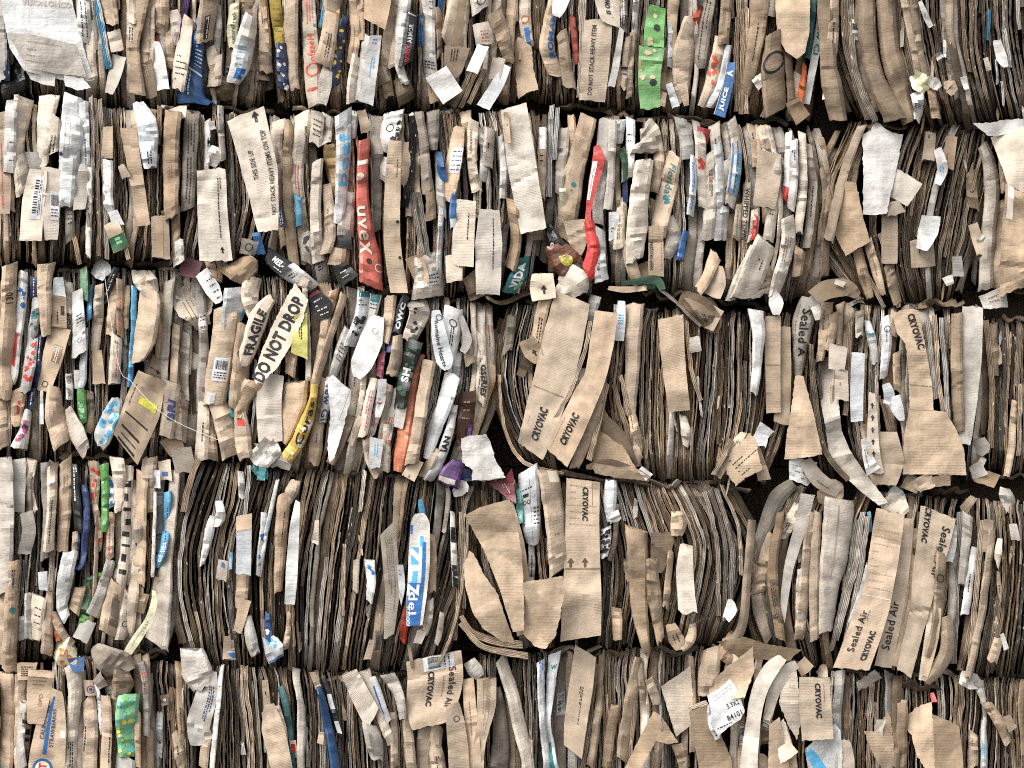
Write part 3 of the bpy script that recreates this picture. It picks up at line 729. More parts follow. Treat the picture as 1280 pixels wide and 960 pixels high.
B('dark bale of bulging folded boxes with a tuft of clear plastic, top row',
  [(1032,-85),(1036,50),(1075,156)], [(1420,-85),(1420,50),(1420,150)], 'D', (1041,1415,-92,130), '''
f k2 2 1030,-20,18 1034,60,20 1040,110,26 1048,150,22 amp=.008 bul=.4 br=.75
f k1 2.4 1043,-20,10 1042,40,14 1038,74,14 / M .5 .9 -.4 .4 bk 1 d
f k1 2.6 1032,108,6 1032,124,8 m=plastic_film
e k3 1 1056,-20,10 1060,60,12 1086,150,10
e g2 1 1064,-20,6 1068,80,8 1094,152,8
f k3 1 1076,-20,14 1076,60,16 1098,140,20 amp=.008
f g1 2 1069,24,8 1069,50,8 m=coated_paper / B .2 .5 -.9 .9 bk
f k2 3 1086,-30,18 1084,40,22 1096,100,22 1120,150,30 amp=.006 bul=.6 cr=0 br=.72 # brown box bulging low
f k2 3.6 1107,-30,24 1109,40,24 1119,90,26 1136,152,18 amp=.006 bul=.6 cr=0 br=.8 # widest brown box bulging low
p k1 4.2 1092,20,4 1090,60,6 1096,86,4
f k1 2 1128,-20,12 1140,50,10 1150,100,10
f k2 2 1140,-20,12 1148,60,10 1158,96,8
f cr 5 1142,96,16 1150,103,26 1158,112,14 amp=.05 cr=6 n=plastic_tuft m=plastic_film j=8 # pale shredded plastic tuft
f w2 4.2 1146,116,18 1148,134,14 1146,150,8 amp=.05 cr=5 n=plastic_tuft m=plastic_film j=6
p g1 4.6 1158,98,8 1168,104,16 1174,110,8 m=plastic_film n=plastic_film
p k1 3.8 1180,106,8 1190,108,18 1186,118,8
f k2 2.4 1164,112,10 1170,148,12
p w2 3 1150,2,5 1158,22,8 1164,34,6 tilt=.6
p w2 3 1172,66,8 1176,74,10
p w 3.4 1246,50,10 1252,72,14 1258,84,6 # small white rounded card
e lb 1.4 1236,12,4 1235,50,4
e w2 1.4 1256,36,4 1264,84,4
e w2 1.2 1246,74,3 1246,105,3
e w2 1.2 1271,-10,5 1274,36,5
e w2 1 1252,100,3 1254,132,3
p g1 3 1232,72,6 1236,88,7
p w2 3 1204,96,9 1208,112,6
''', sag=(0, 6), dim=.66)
# ---- second row
B('bale of pale crushed cartons and grey sheets with a tall heavy-items flap, second row',
  [(-70,125),(-70,330)], [(346,145),(352,240),(338,330)], 'M', (-75,348,132,357), '''
p k1 4 2,140,20 4,230,20 5,268,14 cr=1 / M .3 .95 -.5 .2 rd 1 d
f w2 3 16,126,16 13,165,16 12,216,17 / M .45 .95 -.2 .6 bk 2 h # grey white crumpled strip
f k0 2 30,122,26 26,150,24 22,180,18 30,240,22 amp=.022 cr=4
f k1 1.5 10,220,14 12,262,16
f g1 1 42,190,22 42,214,16
f k0 3 62,120,26 56,160,20 54,208,14 amp=.014
f k0 2.4 70,146,14 68,165,16 65,192,18 / M .5 .95 -.6 .4 bk 2 d
p g1 2 62,154,6 62,176,8
p k0 5 48,212,22 42,250,28 38,301,28 cr=1 / L .08 .7 -.2 .75 w d # beige panel with a pink edged white label
p k0 4.4 64,210,26 64,250,24 64,300,16 cr=1 / L .32 .72 -.1 .9 w b # beige panel with a barcode label
f w 3.6 93,120,26 90,160,30 87,200,26 84,258,22 amp=.018 cr=4 / M .2 .8 -.7 -.1 g1 3 d / C .53 -.85 2.5 nv # crushed white carton
f w 3 102,128,18 106,180,14 104,220,16 amp=.014 / M .5 .85 -.3 .6 bl 1 d
p g1 4 103,205,6 102,232,18 99,262,15
f g2 2 86,254,12 88,300,12 / M .0 .6 -.4 .5 bk 5 h
e g1 1.6 113,120,5 116,190,5 111,322,5
e k2 1.4 119,122,5 122,200,5 124,322,5
e g2 1.4 125,124,5 129,200,6 134,325,6
f w2 1 112,210,7 110,320,7
p k1 3.6 135,158,12 134,198,14 cr=0
f w 3.2 135,200,14 135,245,14 138,268,12
p w 4 141,264,12 148,282,15 # small bent white card
p k1 3 138,278,18 152,312,22 n=carton_label m=coated_paper / B .48 .98 -1 1 dg / B .55 .8 -.3 .4 lg # tan card with a green printed label
p k1 4.2 160,160,20 168,208,18 180,282,16 cr=2 # long tan strip
p k1 4.6 151,206,8 158,222,12 tilt=.7
f w 3.6 173,128,14 182,150,26 186,180,24 188,210,16 amp=.02 cr=6 / M .75 .95 -.4 .4 bk 2 d # white crumpled paper bag end
e k2 1 200,132,6 198,180,6
f k2 2.6 217,140,22 214,180,20 214,232,20 215,272,18 cr=4 br=1.02
f k0 2.4 222,134,24 226,150,14
f g2 2.6 240,143,20 237,200,18 235,262,18 cr=1 amp=.007 / M .1 .4 -.5 .6 bk 3 d / M .45 .95 -.5 .4 bk 2 d # grey brown box side with small print
p k0 4 264,212,36 266,270,38 270,326,42 cr=2 / A .88 .45 8 u bk / M .1 .75 .35 .65 bk 2 d # pale panel with a small arrow
f w2 3 260,150,8 259,212,6
p w2 3.4 264,152,8 266,162,8
e bk 2 265,160,8 263,200,8 m=plastic_film
f g1 3.6 272,184,16 268,196,20 264,208,12 amp=.014 n=plastic_film m=plastic_film # crumpled grey bag end
f g1 3 275,132,8 278,200,8
p k0 7 307,142,50 325,215,44 335,289,25 a=-3 b=0 br=1.02 cr=1 c=.02 amp=.006 / T THIS SIDE UP|.43|-.28|38|6.5|u|bk / T NOT STACK HEAVY ITEMS ON TOP|.52|.62|104|6.5|u|bk / A .05 .45 14 u bk # pale leaning flap printed with a this-side-up warning
p k1 5 200,270,22 201,323,23 cr=0 / B .02 .98 -.5 .3 k2
f w2 4.4 222,300,14 224,330,15 bul=.2 # small white box end
f k2 3 219,262,12 221,322,10
f k2 2 205,262,8 206,272,8
e g2 1 290,200,5 292,325,5
f g2 3 313,300,22 309,318,20 / R .5 0 5 bk
f bl 1.6 320,290,10 326,318,12 n=carton_strip
e k1 2 150,280,5 162,325,5
e k2 1.6 90,290,6 100,330,6
''', sag=(0, 2))
B('bale with a brick red carton column and blue beef lettering, second row',
  [(345,145),(350,250),(368,356)], [(668,138),(680,230),(662,368)], 'L', (348,676,132,357), '''
f k0 2 349,150,16 346,180,14 352,215,12
f k1 2 361,150,10 360,220,14 364,300,14 370,345,12
f nv 2.4 349,258,8 353,284,8 n=carton_strip / M .2 .9 -.6 .6 w 2 d
f lb 2.6 372,245,8 374,282,8 n=carton_strip
f k0 3 380,140,22 375,190,18 372,230,16 384,330,16 cr=3 / M .35 .6 -.5 .3 rb 2 d # tall pale carton column
f g1 2.4 398,140,18 394,180,16 / M .2 .8 -.6 .6 bk 4 h
f k0 2.4 398,200,14 394,260,14 398,328,16 cr=4
f k1 2 409,230,12 412,290,16 404,318,18
f g1 2.2 382,290,14 384,328,14 / S .1 .6 -.6 .6 bk 8
f k0 2 410,145,16 406,180,14
f oc 3.6 411,180,14 418,212,24 421,246,8 amp=.03 cr=7 n=crumpled_wrapper m=coated_paper # crumpled ochre wrapper
f w2 5 429,140,22 429,200,18 425,260,14 423,280,12 cr=1 / T beef|.42|.15|66|13|u|lb # white carton strip with big blue lettering
f lb 2.6 426,228,9 425,260,8 n=carton_strip
f k1 2.4 437,200,12 433,270,14 425,330,22
f g1 3.4 438,240,12 433,275,20 432,295,22 cr=3
p bk 3.8 430,290,16 431,312,18 j=5 # black print patch
f k1 3 424,310,18 420,332,22
f w2 2.8 443,140,12 440,172,10
f k1 2.6 452,138,10 458,165,14
f rb 5.2 455,174,14 453,230,15 456,275,18 462,320,27 464,358,30 cr=3 br=1.12 amp=.012 m=coated_paper n=crushed_carton / B .14 .17 -1 1 k0 / C .25 -.4 5 k0 / T uvex|.62|-.35|62|12|d|k0 / C .83 -.1 3.6 bk / R .86 .75 5 k0 # brick red carton column with pale lettering
f g2 2.8 473,146,18 471,200,16 470,290,13 cr=1 br=1.1
f w2 3 492,140,24 488,160,26 484,190,12 amp=.02 cr=4 / R .4 -.1 5 bk / S .1 .7 .3 .9 bk 8
f w2 2.4 481,196,10 479,228,10
p k1 4.2 494,176,16 491,230,20 490,300,21 499,366,22 cr=1 br=1.06 / M .12 .3 .4 .6 bk 1 d / C .53 .7 2 bk / C .77 .7 2 bk # tall tan strip with punched holes
p k1 3.8 510,178,10 509,200,13 505,232,8
e bk 3 516,145,10 514,200,10 506,260,9 m=plastic_film n=plastic_film
f g2 1.6 524,140,12 530,180,12 534,240,14
f g2 2.4 541,140,16 540,165,17 539,186,16 cr=5
f k2 2 530,190,12 538,250,12 538,275,14 / M .3 .6 -.4 .4 w2 2 h
f g1 1.8 548,190,10 552,270,12
e g2 1 515,240,6 530,330,6
e g2 1 523,240,6 538,340,6
p k1 3.2 517,320,22 526,345,20 530,356,12 tilt=.7
f k1 3.8 574,158,14 570,190,20 564,225,20 557,252,16 cr=2 / B .28 .62 -.6 .9 w2 / M .3 .6 -.3 .8 nv 5 h / B .25 .62 .75 1 bl # tan carton with a taped blue and white label
p bl 4 549,190,6 552,215,10 556,226,6 tilt=.5
f bl 4 570,232,7 566,265,10 567,285,9 br=1.3 m=coated_paper n=carton_strip / B .78 1 -1 1 w # bright blue strip with a white tip
p k0 4.8 583,250,24 580,285,27 578,333,28 cr=2 br=1.05 / M .2 .6 .2 .5 bk 1 d
p k0 4.4 568,318,22 568,352,20 cr=1
f g1 3 532,318,30 536,344,36 534,372,40 m=plastic_film n=plastic_film amp=.02 / L .42 .72 -.2 .8 w m # grey plastic bag with a small white label
f k0 2.8 592,150,14 590,200,12 596,240,14 amp=.02 cr=5
f w2 2.6 603,160,18 606,190,12 603,226,10 amp=.02 cr=5
f k0 2.2 612,160,14 608,210,14
f w2 2.2 625,170,9 630,210,10 628,248,9
f k1 2 598,225,10 596,272,10 / M .2 .9 -.5 .5 bk 2 d
p g1 4.6 612,262,24 611,305,34 610,368,30 cr=1 / M .1 .7 .2 .5 bk 1 d # rounded grey beige flap
f k2 3 640,250,14 645,300,14 638,335,16 bul=.5
f tg 3.4 655,322,14 648,345,22 636,366,16 amp=.014 n=crushed_carton / T VIDA|.5|0|34|10|u|w / S .2 .9 -.8 .8 lg 6 # teal carton corner
p k0 7 642,133,33 653,210,36 667,289,33 b=-1 br=1.05 cr=2 c=.015 amp=.007 # wide pale flap standing proud beside the dark gap
p k1 6.4 632,140,6 636,180,6
f k2 2 667,285,22 670,300,20
f bk 2 424,330,16 436,352,30 m=coated_paper n=crushed_carton / M .3 .8 -.4 .4 w2 2 h
f k3 -1 590,340,26 598,372,24
e g1 2 652,345,4 648,366,4
''', sag=(0, 10))
B('bale of crumpled pale cartons with a bright red ribbon of card, second row',
  [(690,140),(690,250),(700,348)], [(1012,160),(1028,260),(1006,378)], 'L', (691,1016,132,357), '''
f k1 2.6 679,160,10 678,205,11 676,248,10 / B .0 .3 -1 1 w / M .35 .5 -.5 .5 bk 2 h
e w2 3 690,132,6 688,180,7 686,246,7
e w2 2.6 697,134,5 693,200,6
f g1 2.6 706,160,16 702,200,14 698,244,10
f k1 3 736,145,22 724,190,24 714,230,30 707,300,22 cr=2 amp=.01 / S .55 .62 -.2 .5 tg 2 # big tan fold beside the red ribbon
p k1 3.6 718,275,28 722,300,24 722,318,10 cr=2
f cr 3.2 703,235,8 705,262,10
p rd 4.8 746,182,8 748,200,16 742,228,12 736,262,7 735,280,9 br=1.15 cr=1 m=coated_paper n=card_ribbon / B .2 .7 -.9 -.1 w / M .25 .65 -.7 -.2 g2 1 d # bright red ribbon of card
p rd 4.4 736,276,12 742,310,16 738,335,22 731,347,16 br=1.12 cr=3 m=coated_paper n=card_ribbon bul=.6 # lower bright red ribbon of card
f g1 3 758,148,18 752,200,18 748,250,14 748,280,14 cr=3
f w2 3.2 748,285,14 750,330,16 752,352,18 cr=6
f g1 2.4 766,150,12 764,210,10 760,262,12
f w2 2.4 776,150,14 772,180,12
f dg 2.8 777,185,8 781,205,9 780,226,7 n=carton_strip m=coated_paper
f nv 2.6 781,226,6 782,252,7 n=carton_strip
f w 3 788,148,12 788,185,12 786,222,10
p w 3.6 767,265,12 768,300,14 cr=1
f k0 2.4 776,258,10 774,310,16
f k0 5 806,156,22 812,172,28 806,190,36 amp=.045 cr=9 rt=.06 j=6 n=crumpled_paper # crumpled paper rosette
f k0 3.6 806,200,22 800,240,24 796,290,26 793,326,20 cr=7 br=1.06
f k1 2.4 822,170,12 824,200,14 818,240,12 cr=4
f k1 3.2 844,192,18 836,225,24 826,275,22 822,300,18 cr=2 / T Florida's|.33|.1|46|9|d|tg / S .5 .58 -.1 .4 tg 4 # tan carton with teal lettering
f k0 3 834,270,14 842,300,20 832,322,14
p k1 4.2 820,282,18 820,345,20 cr=1 / T KEEP FROZEN|.6|-.6|34|4.5|u|bk / M .3 .9 .7 .8 bk 1 d # short tan strip with a frozen goods notice
f g1 3.8 850,148,14 858,175,17 859,199,16 cr=2
f w 2.8 867,195,7 866,230,9 862,270,10 n=paper_carton / M .1 .9 -.4 .5 bl 2 d
f bl 3 857,290,8 852,310,9 849,326,9 n=carton_strip br=1.15
f rd 2.6 880,160,18 878,180,14 m=crushed_cardboard br=.8 n=crushed_carton
f k0 2.8 874,165,14 876,200,14 880,260,14 cr=5 / S .3 .6 -.5 .5 rd 6
f k0 3 888,190,14 889,240,16 884,300,16 cr=4 / M .2 .5 -.4 .3 dg 2 d / M .3 .5 -.2 .5 rd 2 d
f w2 2.6 897,180,12 900,230,12 898,300,12 cr=5
f w 2.8 907,200,10 906,260,12 902,300,12 / S .2 .8 -.7 .7 bk 5
f k0 3.4 914,150,12 921,190,14 917,225,16 912,258,12 / B .25 .85 -.75 -.5 bl / B .25 .85 .2 .45 bl / T Avocados|.62|.8|54|8|d|lb / B .4 .8 -.4 .1 w # white and tan strip with blue frame
f k1 2.4 924,255,8 920,300,10 / M .2 .9 -.5 .5 tg 1 d
f k0 3 934,228,10 931,270,11 928,318,11 / T WHIPPED TOPPING|.5|.1|76|6|d|bk # narrow strip lettered for topping
p k1 6 962,190,30 960,225,31 955,259,28 cr=0 br=1.07 # plain tan card flap
f k0 2 958,160,12 960,190,14
f k0 2.6 945,262,10 940,300,12
f rd 2.4 946,268,6 942,300,5 n=carton_strip
f g1 3 972,200,10 968,245,14 960,300,14 cr=3 / M .3 .8 -.5 .4 bk 2 h
f k0 4.4 958,302,28 944,335,30 930,372,34 cr=1 a=4 b=-6 / M .3 .8 -.1 .5 bk 2 d
f k0 3.6 942,308,10 926,345,14 912,376,12 / B .0 .9 .6 1 rd
f k1 3.6 895,318,18 884,345,14 872,364,14
p k1 4.2 896,332,14 894,352,28 888,370,26 tilt=.5
f g2 2.4 955,330,24 950,370,30 / M .4 .9 -.3 .5 bk 2 h
p w 3.8 965,362,6 970,378,20 970,394,8 # torn white scrap
f w 3 986,165,9 984,220,9 981,250,8 / B .8 1 -1 1 rd
f w2 2.6 993,175,10 992,225,12 988,262,10
f k0 2.4 1002,165,10 1004,230,12 998,290,12
f k0 3.6 984,272,16 986,300,18 975,345,16 966,372,12 cr=9 amp=.02
f g1 2 1010,180,10 1016,240,12 1008,310,10 / M .4 .7 -.4 .4 bk 1 d
f k2 2.4 1000,310,14 996,345,14
f dg 3 798,362,6 812,358,8 828,356,8 n=carton_strip m=coated_paper br=.9
f k3 1 800,330,20 808,352,26
f k1 2.4 782,300,14 790,335,16 798,356,14
''', sag=(0, 6))
B('bale of leaning brown sheets with a white textured flap tilted on its face, second row',
  [(1062,152),(1028,235),(1034,310),(1085,384)], [(1245,156),(1220,265),(1190,378)], 'D', (1048,1216,132,357), '''
e k1 3 1096,150,6 1070,200,7 1046,260,7
f k2 2.4 1078,156,10 1056,215,12 1036,300,14 amp=.006
f k1 2.6 1070,190,16 1060,235,18 1052,262,14 / M .3 .5 -.3 .4 bk 1 d
f k2 1.8 1040,230,12 1032,300,12 1030,345,12
q k2 5 1051,262 1056,226 1070,228 1074,246 1080,276 1088,302 1070,312 1057,320 1044,294 fs=1.4 gx=.35 br=1.12 # brown creased panel
q w2 8 1078,168 1096,163 1102,158 1116,166 1129,168 1122,205 1108,267 1094,269 1079,268 1079,215 fs=.5 br=1.12 # big white textured flap
q g1 7 1117,208 1136,219 1153,230 1140,250 1134,258 1120,250 1108,243 fs=.5 gx=.2 br=1.08 # pale square flap tilted
p g2 6.4 1116,252,14 1121,268,24 cr=0
p k1 4.6 1112,266,20 1112,329,20 cr=0
p w2 6 1164,270,24 1160,290,26 1152,312,14 curl=.03 tilt=.8 amp=.004 c=.03 # curled white paper
p k1 3.6 1152,298,30 1154,334,30 tilt=-.3
f k2 3 1072,310,14 1080,345,14 1088,372,10
f k1 2.4 1084,300,12 1096,340,12 1104,368,8
e k1 2 1100,290,6 1116,350,6 1124,384,6
f k2 2 1110,330,14 1122,380,12
e k2 1.6 1076,330,6 1106,384,5
p w2 4.4 1096,170,20 1104,158,24
p w2 4 1172,186,10 1178,210,14 1172,230,8 tilt=.6
p k1 3.6 1164,165,12 1160,200,16
p k2 3.6 1190,170,14 1184,210,16 tilt=.4
p k1 3.2 1216,280,12 1222,300,14 1226,318,10
f w2 3.6 1226,296,16 1234,306,14 amp=.03 n=plastic_film m=plastic_film
p g1 3 1196,320,12 1198,345,14
p w2 3 1184,345,14 1188,356,10 m=plastic_film n=plastic_film
f k1 2 1160,166,9 1157,200,10
''', sag=(0, 4))
B('bale of tall pale folds wrapped by a wide curved cream sheet, second row',
  [(1222,152),(1236,260),(1226,362)], [(1500,150),(1500,362)], 'M', (1228,1490,132,357), '''
f g1 4 1228,180,14 1240,225,20 1236,290,18 1232,362,20 cr=2 bul=.6
f k1 3.4 1252,250,18 1250,300,18 1246,362,20
f k2 4.2 1276,240,40 1272,300,40 1272,362,46 amp=.01 / B .0 .3 -.8 -.4 g1
q k0 9 1238,172 1262,163 1292,155 1330,150 1330,215 1300,222 1284,236 1269,252 1262,238 1252,208 bend=.07 ba=30 j=.6 fs=.5 br=.96 # wide curved cream sheet
q w2 7 1216,154 1240,153 1252,150 1330,146 1330,156 1290,158 1246,170 1236,170 br=1.05
f k2 2 1250,180,10 1256,240,10
e k1 3 1247,164,6 1256,210,6 1266,244,6
f k2 3 1214,215,14 1216,260,16 / M .3 .8 -.3 .3 bk 1 h
f g1 2 1240,364,36 1245,385,30 amp=.01 m=plastic_film n=plastic_film / M .2 .7 -.4 .4 g3 2 h
''', prints=False)
# ---- third row
B('bale of thin colourful cartons with red fruit print and a light blue edge, third row',
  [(-70,338),(-70,570)], [(243,335),(246,450),(236,572)], 'L', (-75,246,359,588), '''
f k1 2.4 12,330,20 11,380,20 8,440,22 6,500,16 cr=4 / T 130|.25|.1|14|9|u|bk
f k1 2 4,440,14 4,560,16
f w 3.2 29,340,12 27,380,13 22,420,12 18,460,12 13,478,12 cr=3 / S .1 .3 -.6 .6 bl 5 / B .55 .85 -.6 0 rd
f nv 2.2 42,346,9 42,372,9 n=carton_strip / M .1 .9 -.5 .5 w2 1 d
f w2 2.6 46,372,12 43,400,13 40,425,12 n=crushed_carton / S .3 .9 -.7 .7 tg 6
f w2 3 41,424,14 36,460,16 31,490,12 n=crushed_carton / S .05 .95 -.6 .6 rd 13 # carton end printed with red fruit
f nv 2.4 49,418,8 46,460,10 43,485,8 n=carton_strip / M .1 .9 -.6 .6 w 2 d # navy carton edge
f k1 3.4 58,330,24 56,360,18 58,420,12
p k1 4.6 74,370,18 74,409,19 cr=0 / B .3 .6 .2 .7 bk / M .5 .9 -.6 .1 bk 1 d
p w 4.2 73,347,12 74,372,18
p k1 5.2 76,408,26 66,445,26 55,488,16 tilt=.3 cr=1 / B .28 .55 -.1 .7 k3 / M .3 .55 -.1 .7 k0 4 d / R .9 -.1 4 bk # tan panel crossing the row on a slant
f k0 3.2 86,352,12 85,400,10 85,430,8 / T AUTUMN|.68|0|28|6|d|bk
f w2 3 97,362,14 98,400,16 99,443,20 bul=.2 / L .35 .55 -.5 .7 w m / R .78 .1 3 bl
f w 2.6 106,410,8 104,470,10 100,484,10
f lg 3 104,335,9 105,358,10 106,376,9 br=.75 m=coated_paper n=carton_strip # green carton end
f w 3.4 118,332,20 128,338,26 134,345,16 amp=.016 cr=4 rt=.05 # white crumpled bag end
f bk 2.8 146,334,8 140,350,10 128,378,8 m=coated_paper n=crushed_carton / M .2 .9 -.4 .4 w 1 d
f lb 2.2 112,358,6 111,400,7 n=carton_strip
f k0 3 124,355,12 122,400,14 118,440,10 amp=.02 cr=5
f k1 2.8 141,348,18 142,380,14 138,420,12 cr=5
f k1 2.6 150,350,10 150,420,9 / M .3 .95 -.4 .4 rd 1 d
f k2 2.6 157,358,12 155,410,12 cr=4
p k1 4 121,438,12 124,480,16 cr=1
f k0 2.6 146,420,14 143,480,16 / M .1 .9 -.4 .4 rd 2 d
f lb 5.5 168,358,8 167,400,7.5 165,445,7 162,484,7 br=1.05 m=coated_paper n=carton_strip # long light blue carton edge
f k0 3.4 176,338,22 182,352,30 190,368,18 amp=.03 cr=5 rt=.05 / S .1 .5 -.5 .5 k2 4
f k1 5 189,362,24 186,390,30 181,425,28 172,452,14 cr=1 bul=.3 amp=.01 br=1.05 # smooth bulging tan carton
q k0 6 213,372 222,362 240,352 252,360 263,362 267,376 262,398 264,405 246,413 238,404 224,396 fs=3 j=2 amp=.01 br=.98 / M 244|384|26|26|60|k3|5 # crumpled pale flap bent outward
f k1 3 199,365,14 203,400,16 200,450,14 / M .5 .9 -.4 .5 yl 1 d
f k0 2.6 212,350,14 207,420,12 204,480,12
f k1 2.4 220,405,10 217,470,10 214,490,10
f k0 2.8 232,415,12 230,470,12 232,500,10
f k2 2.6 199,450,20 193,470,22 186,482,22 / A .4 .2 8 h bk / M .3 .5 -.7 -.3 bk 1 h
p w 3 52,488,4 52,530,5
f nv 2.8 41,485,8 37,512,7 n=carton_strip m=coated_paper / M .2 .8 -.5 .5 w 1 d
f w 3.4 36,512,9 30,540,14 24,560,22 n=crushed_carton amp=.016 cr=3 / S .2 .8 -.7 .7 pk 8 / S .3 .9 -.5 .7 pu 4 # crushed white carton with pink print
f k1 3 26,484,20 22,510,16 20,532,12 / B .35 .7 -.1 .3 rd
f k1 4 67,484,16 69,520,26 78,556,26 cr=2 amp=.012 # tan flap with a torn corner
f k0 3.4 85,510,8 96,540,22 108,566,14 amp=.012
f w 3 86,468,9 87,500,9 n=crushed_carton / S .1 .9 -.6 .6 g3 6
f w 3.2 97,462,10 99,486,12 n=paper_carton
f gr 3.4 102,486,12 103,510,12 104,530,9 br=.75 n=crushed_carton / S .1 .9 -.7 .7 lg 6 # green carton corner
f k3 1 112,490,10 113,540,10
f w2 4 146,498,12 140,520,26 128,546,24 124,556,14 n=crushed_carton amp=.014 / S .02 .98 -.85 .85 lb 26 br=.8 # crumpled blue and white patterned carton
p k1 5.6 190,470,36 178,510,48 157,562,42 a=2 b=12 cr=1 tilt=-.1 / B .60 .62 -.8 .7 bk / M .18 .5 -.8 -.7 bk 1 d / B .78 .81 -.75 .55 bk / B .95 .98 -.7 .6 bk / M .84 .93 -.6 .5 bk 1 h / M .84 .93 -.6 .5 bk 1 h / L .3 .4 -.3 .75 ly n # tan carton side with a printed barcode block
f k1 4 216,478,22 212,510,22 208,546,18 cr=1 / T BRI|.5|.2|26|10|u|nv / R .5 -.1 11 k3 # tan carton with a round stamped mark
f k0 2.6 222,490,10 222,550,12 / S .1 .5 -.6 .6 rb 5
f k1 2.8 231,490,12 226,550,14
f k2 1 212,545,30 222,566,20
''', sag=(0, 10))
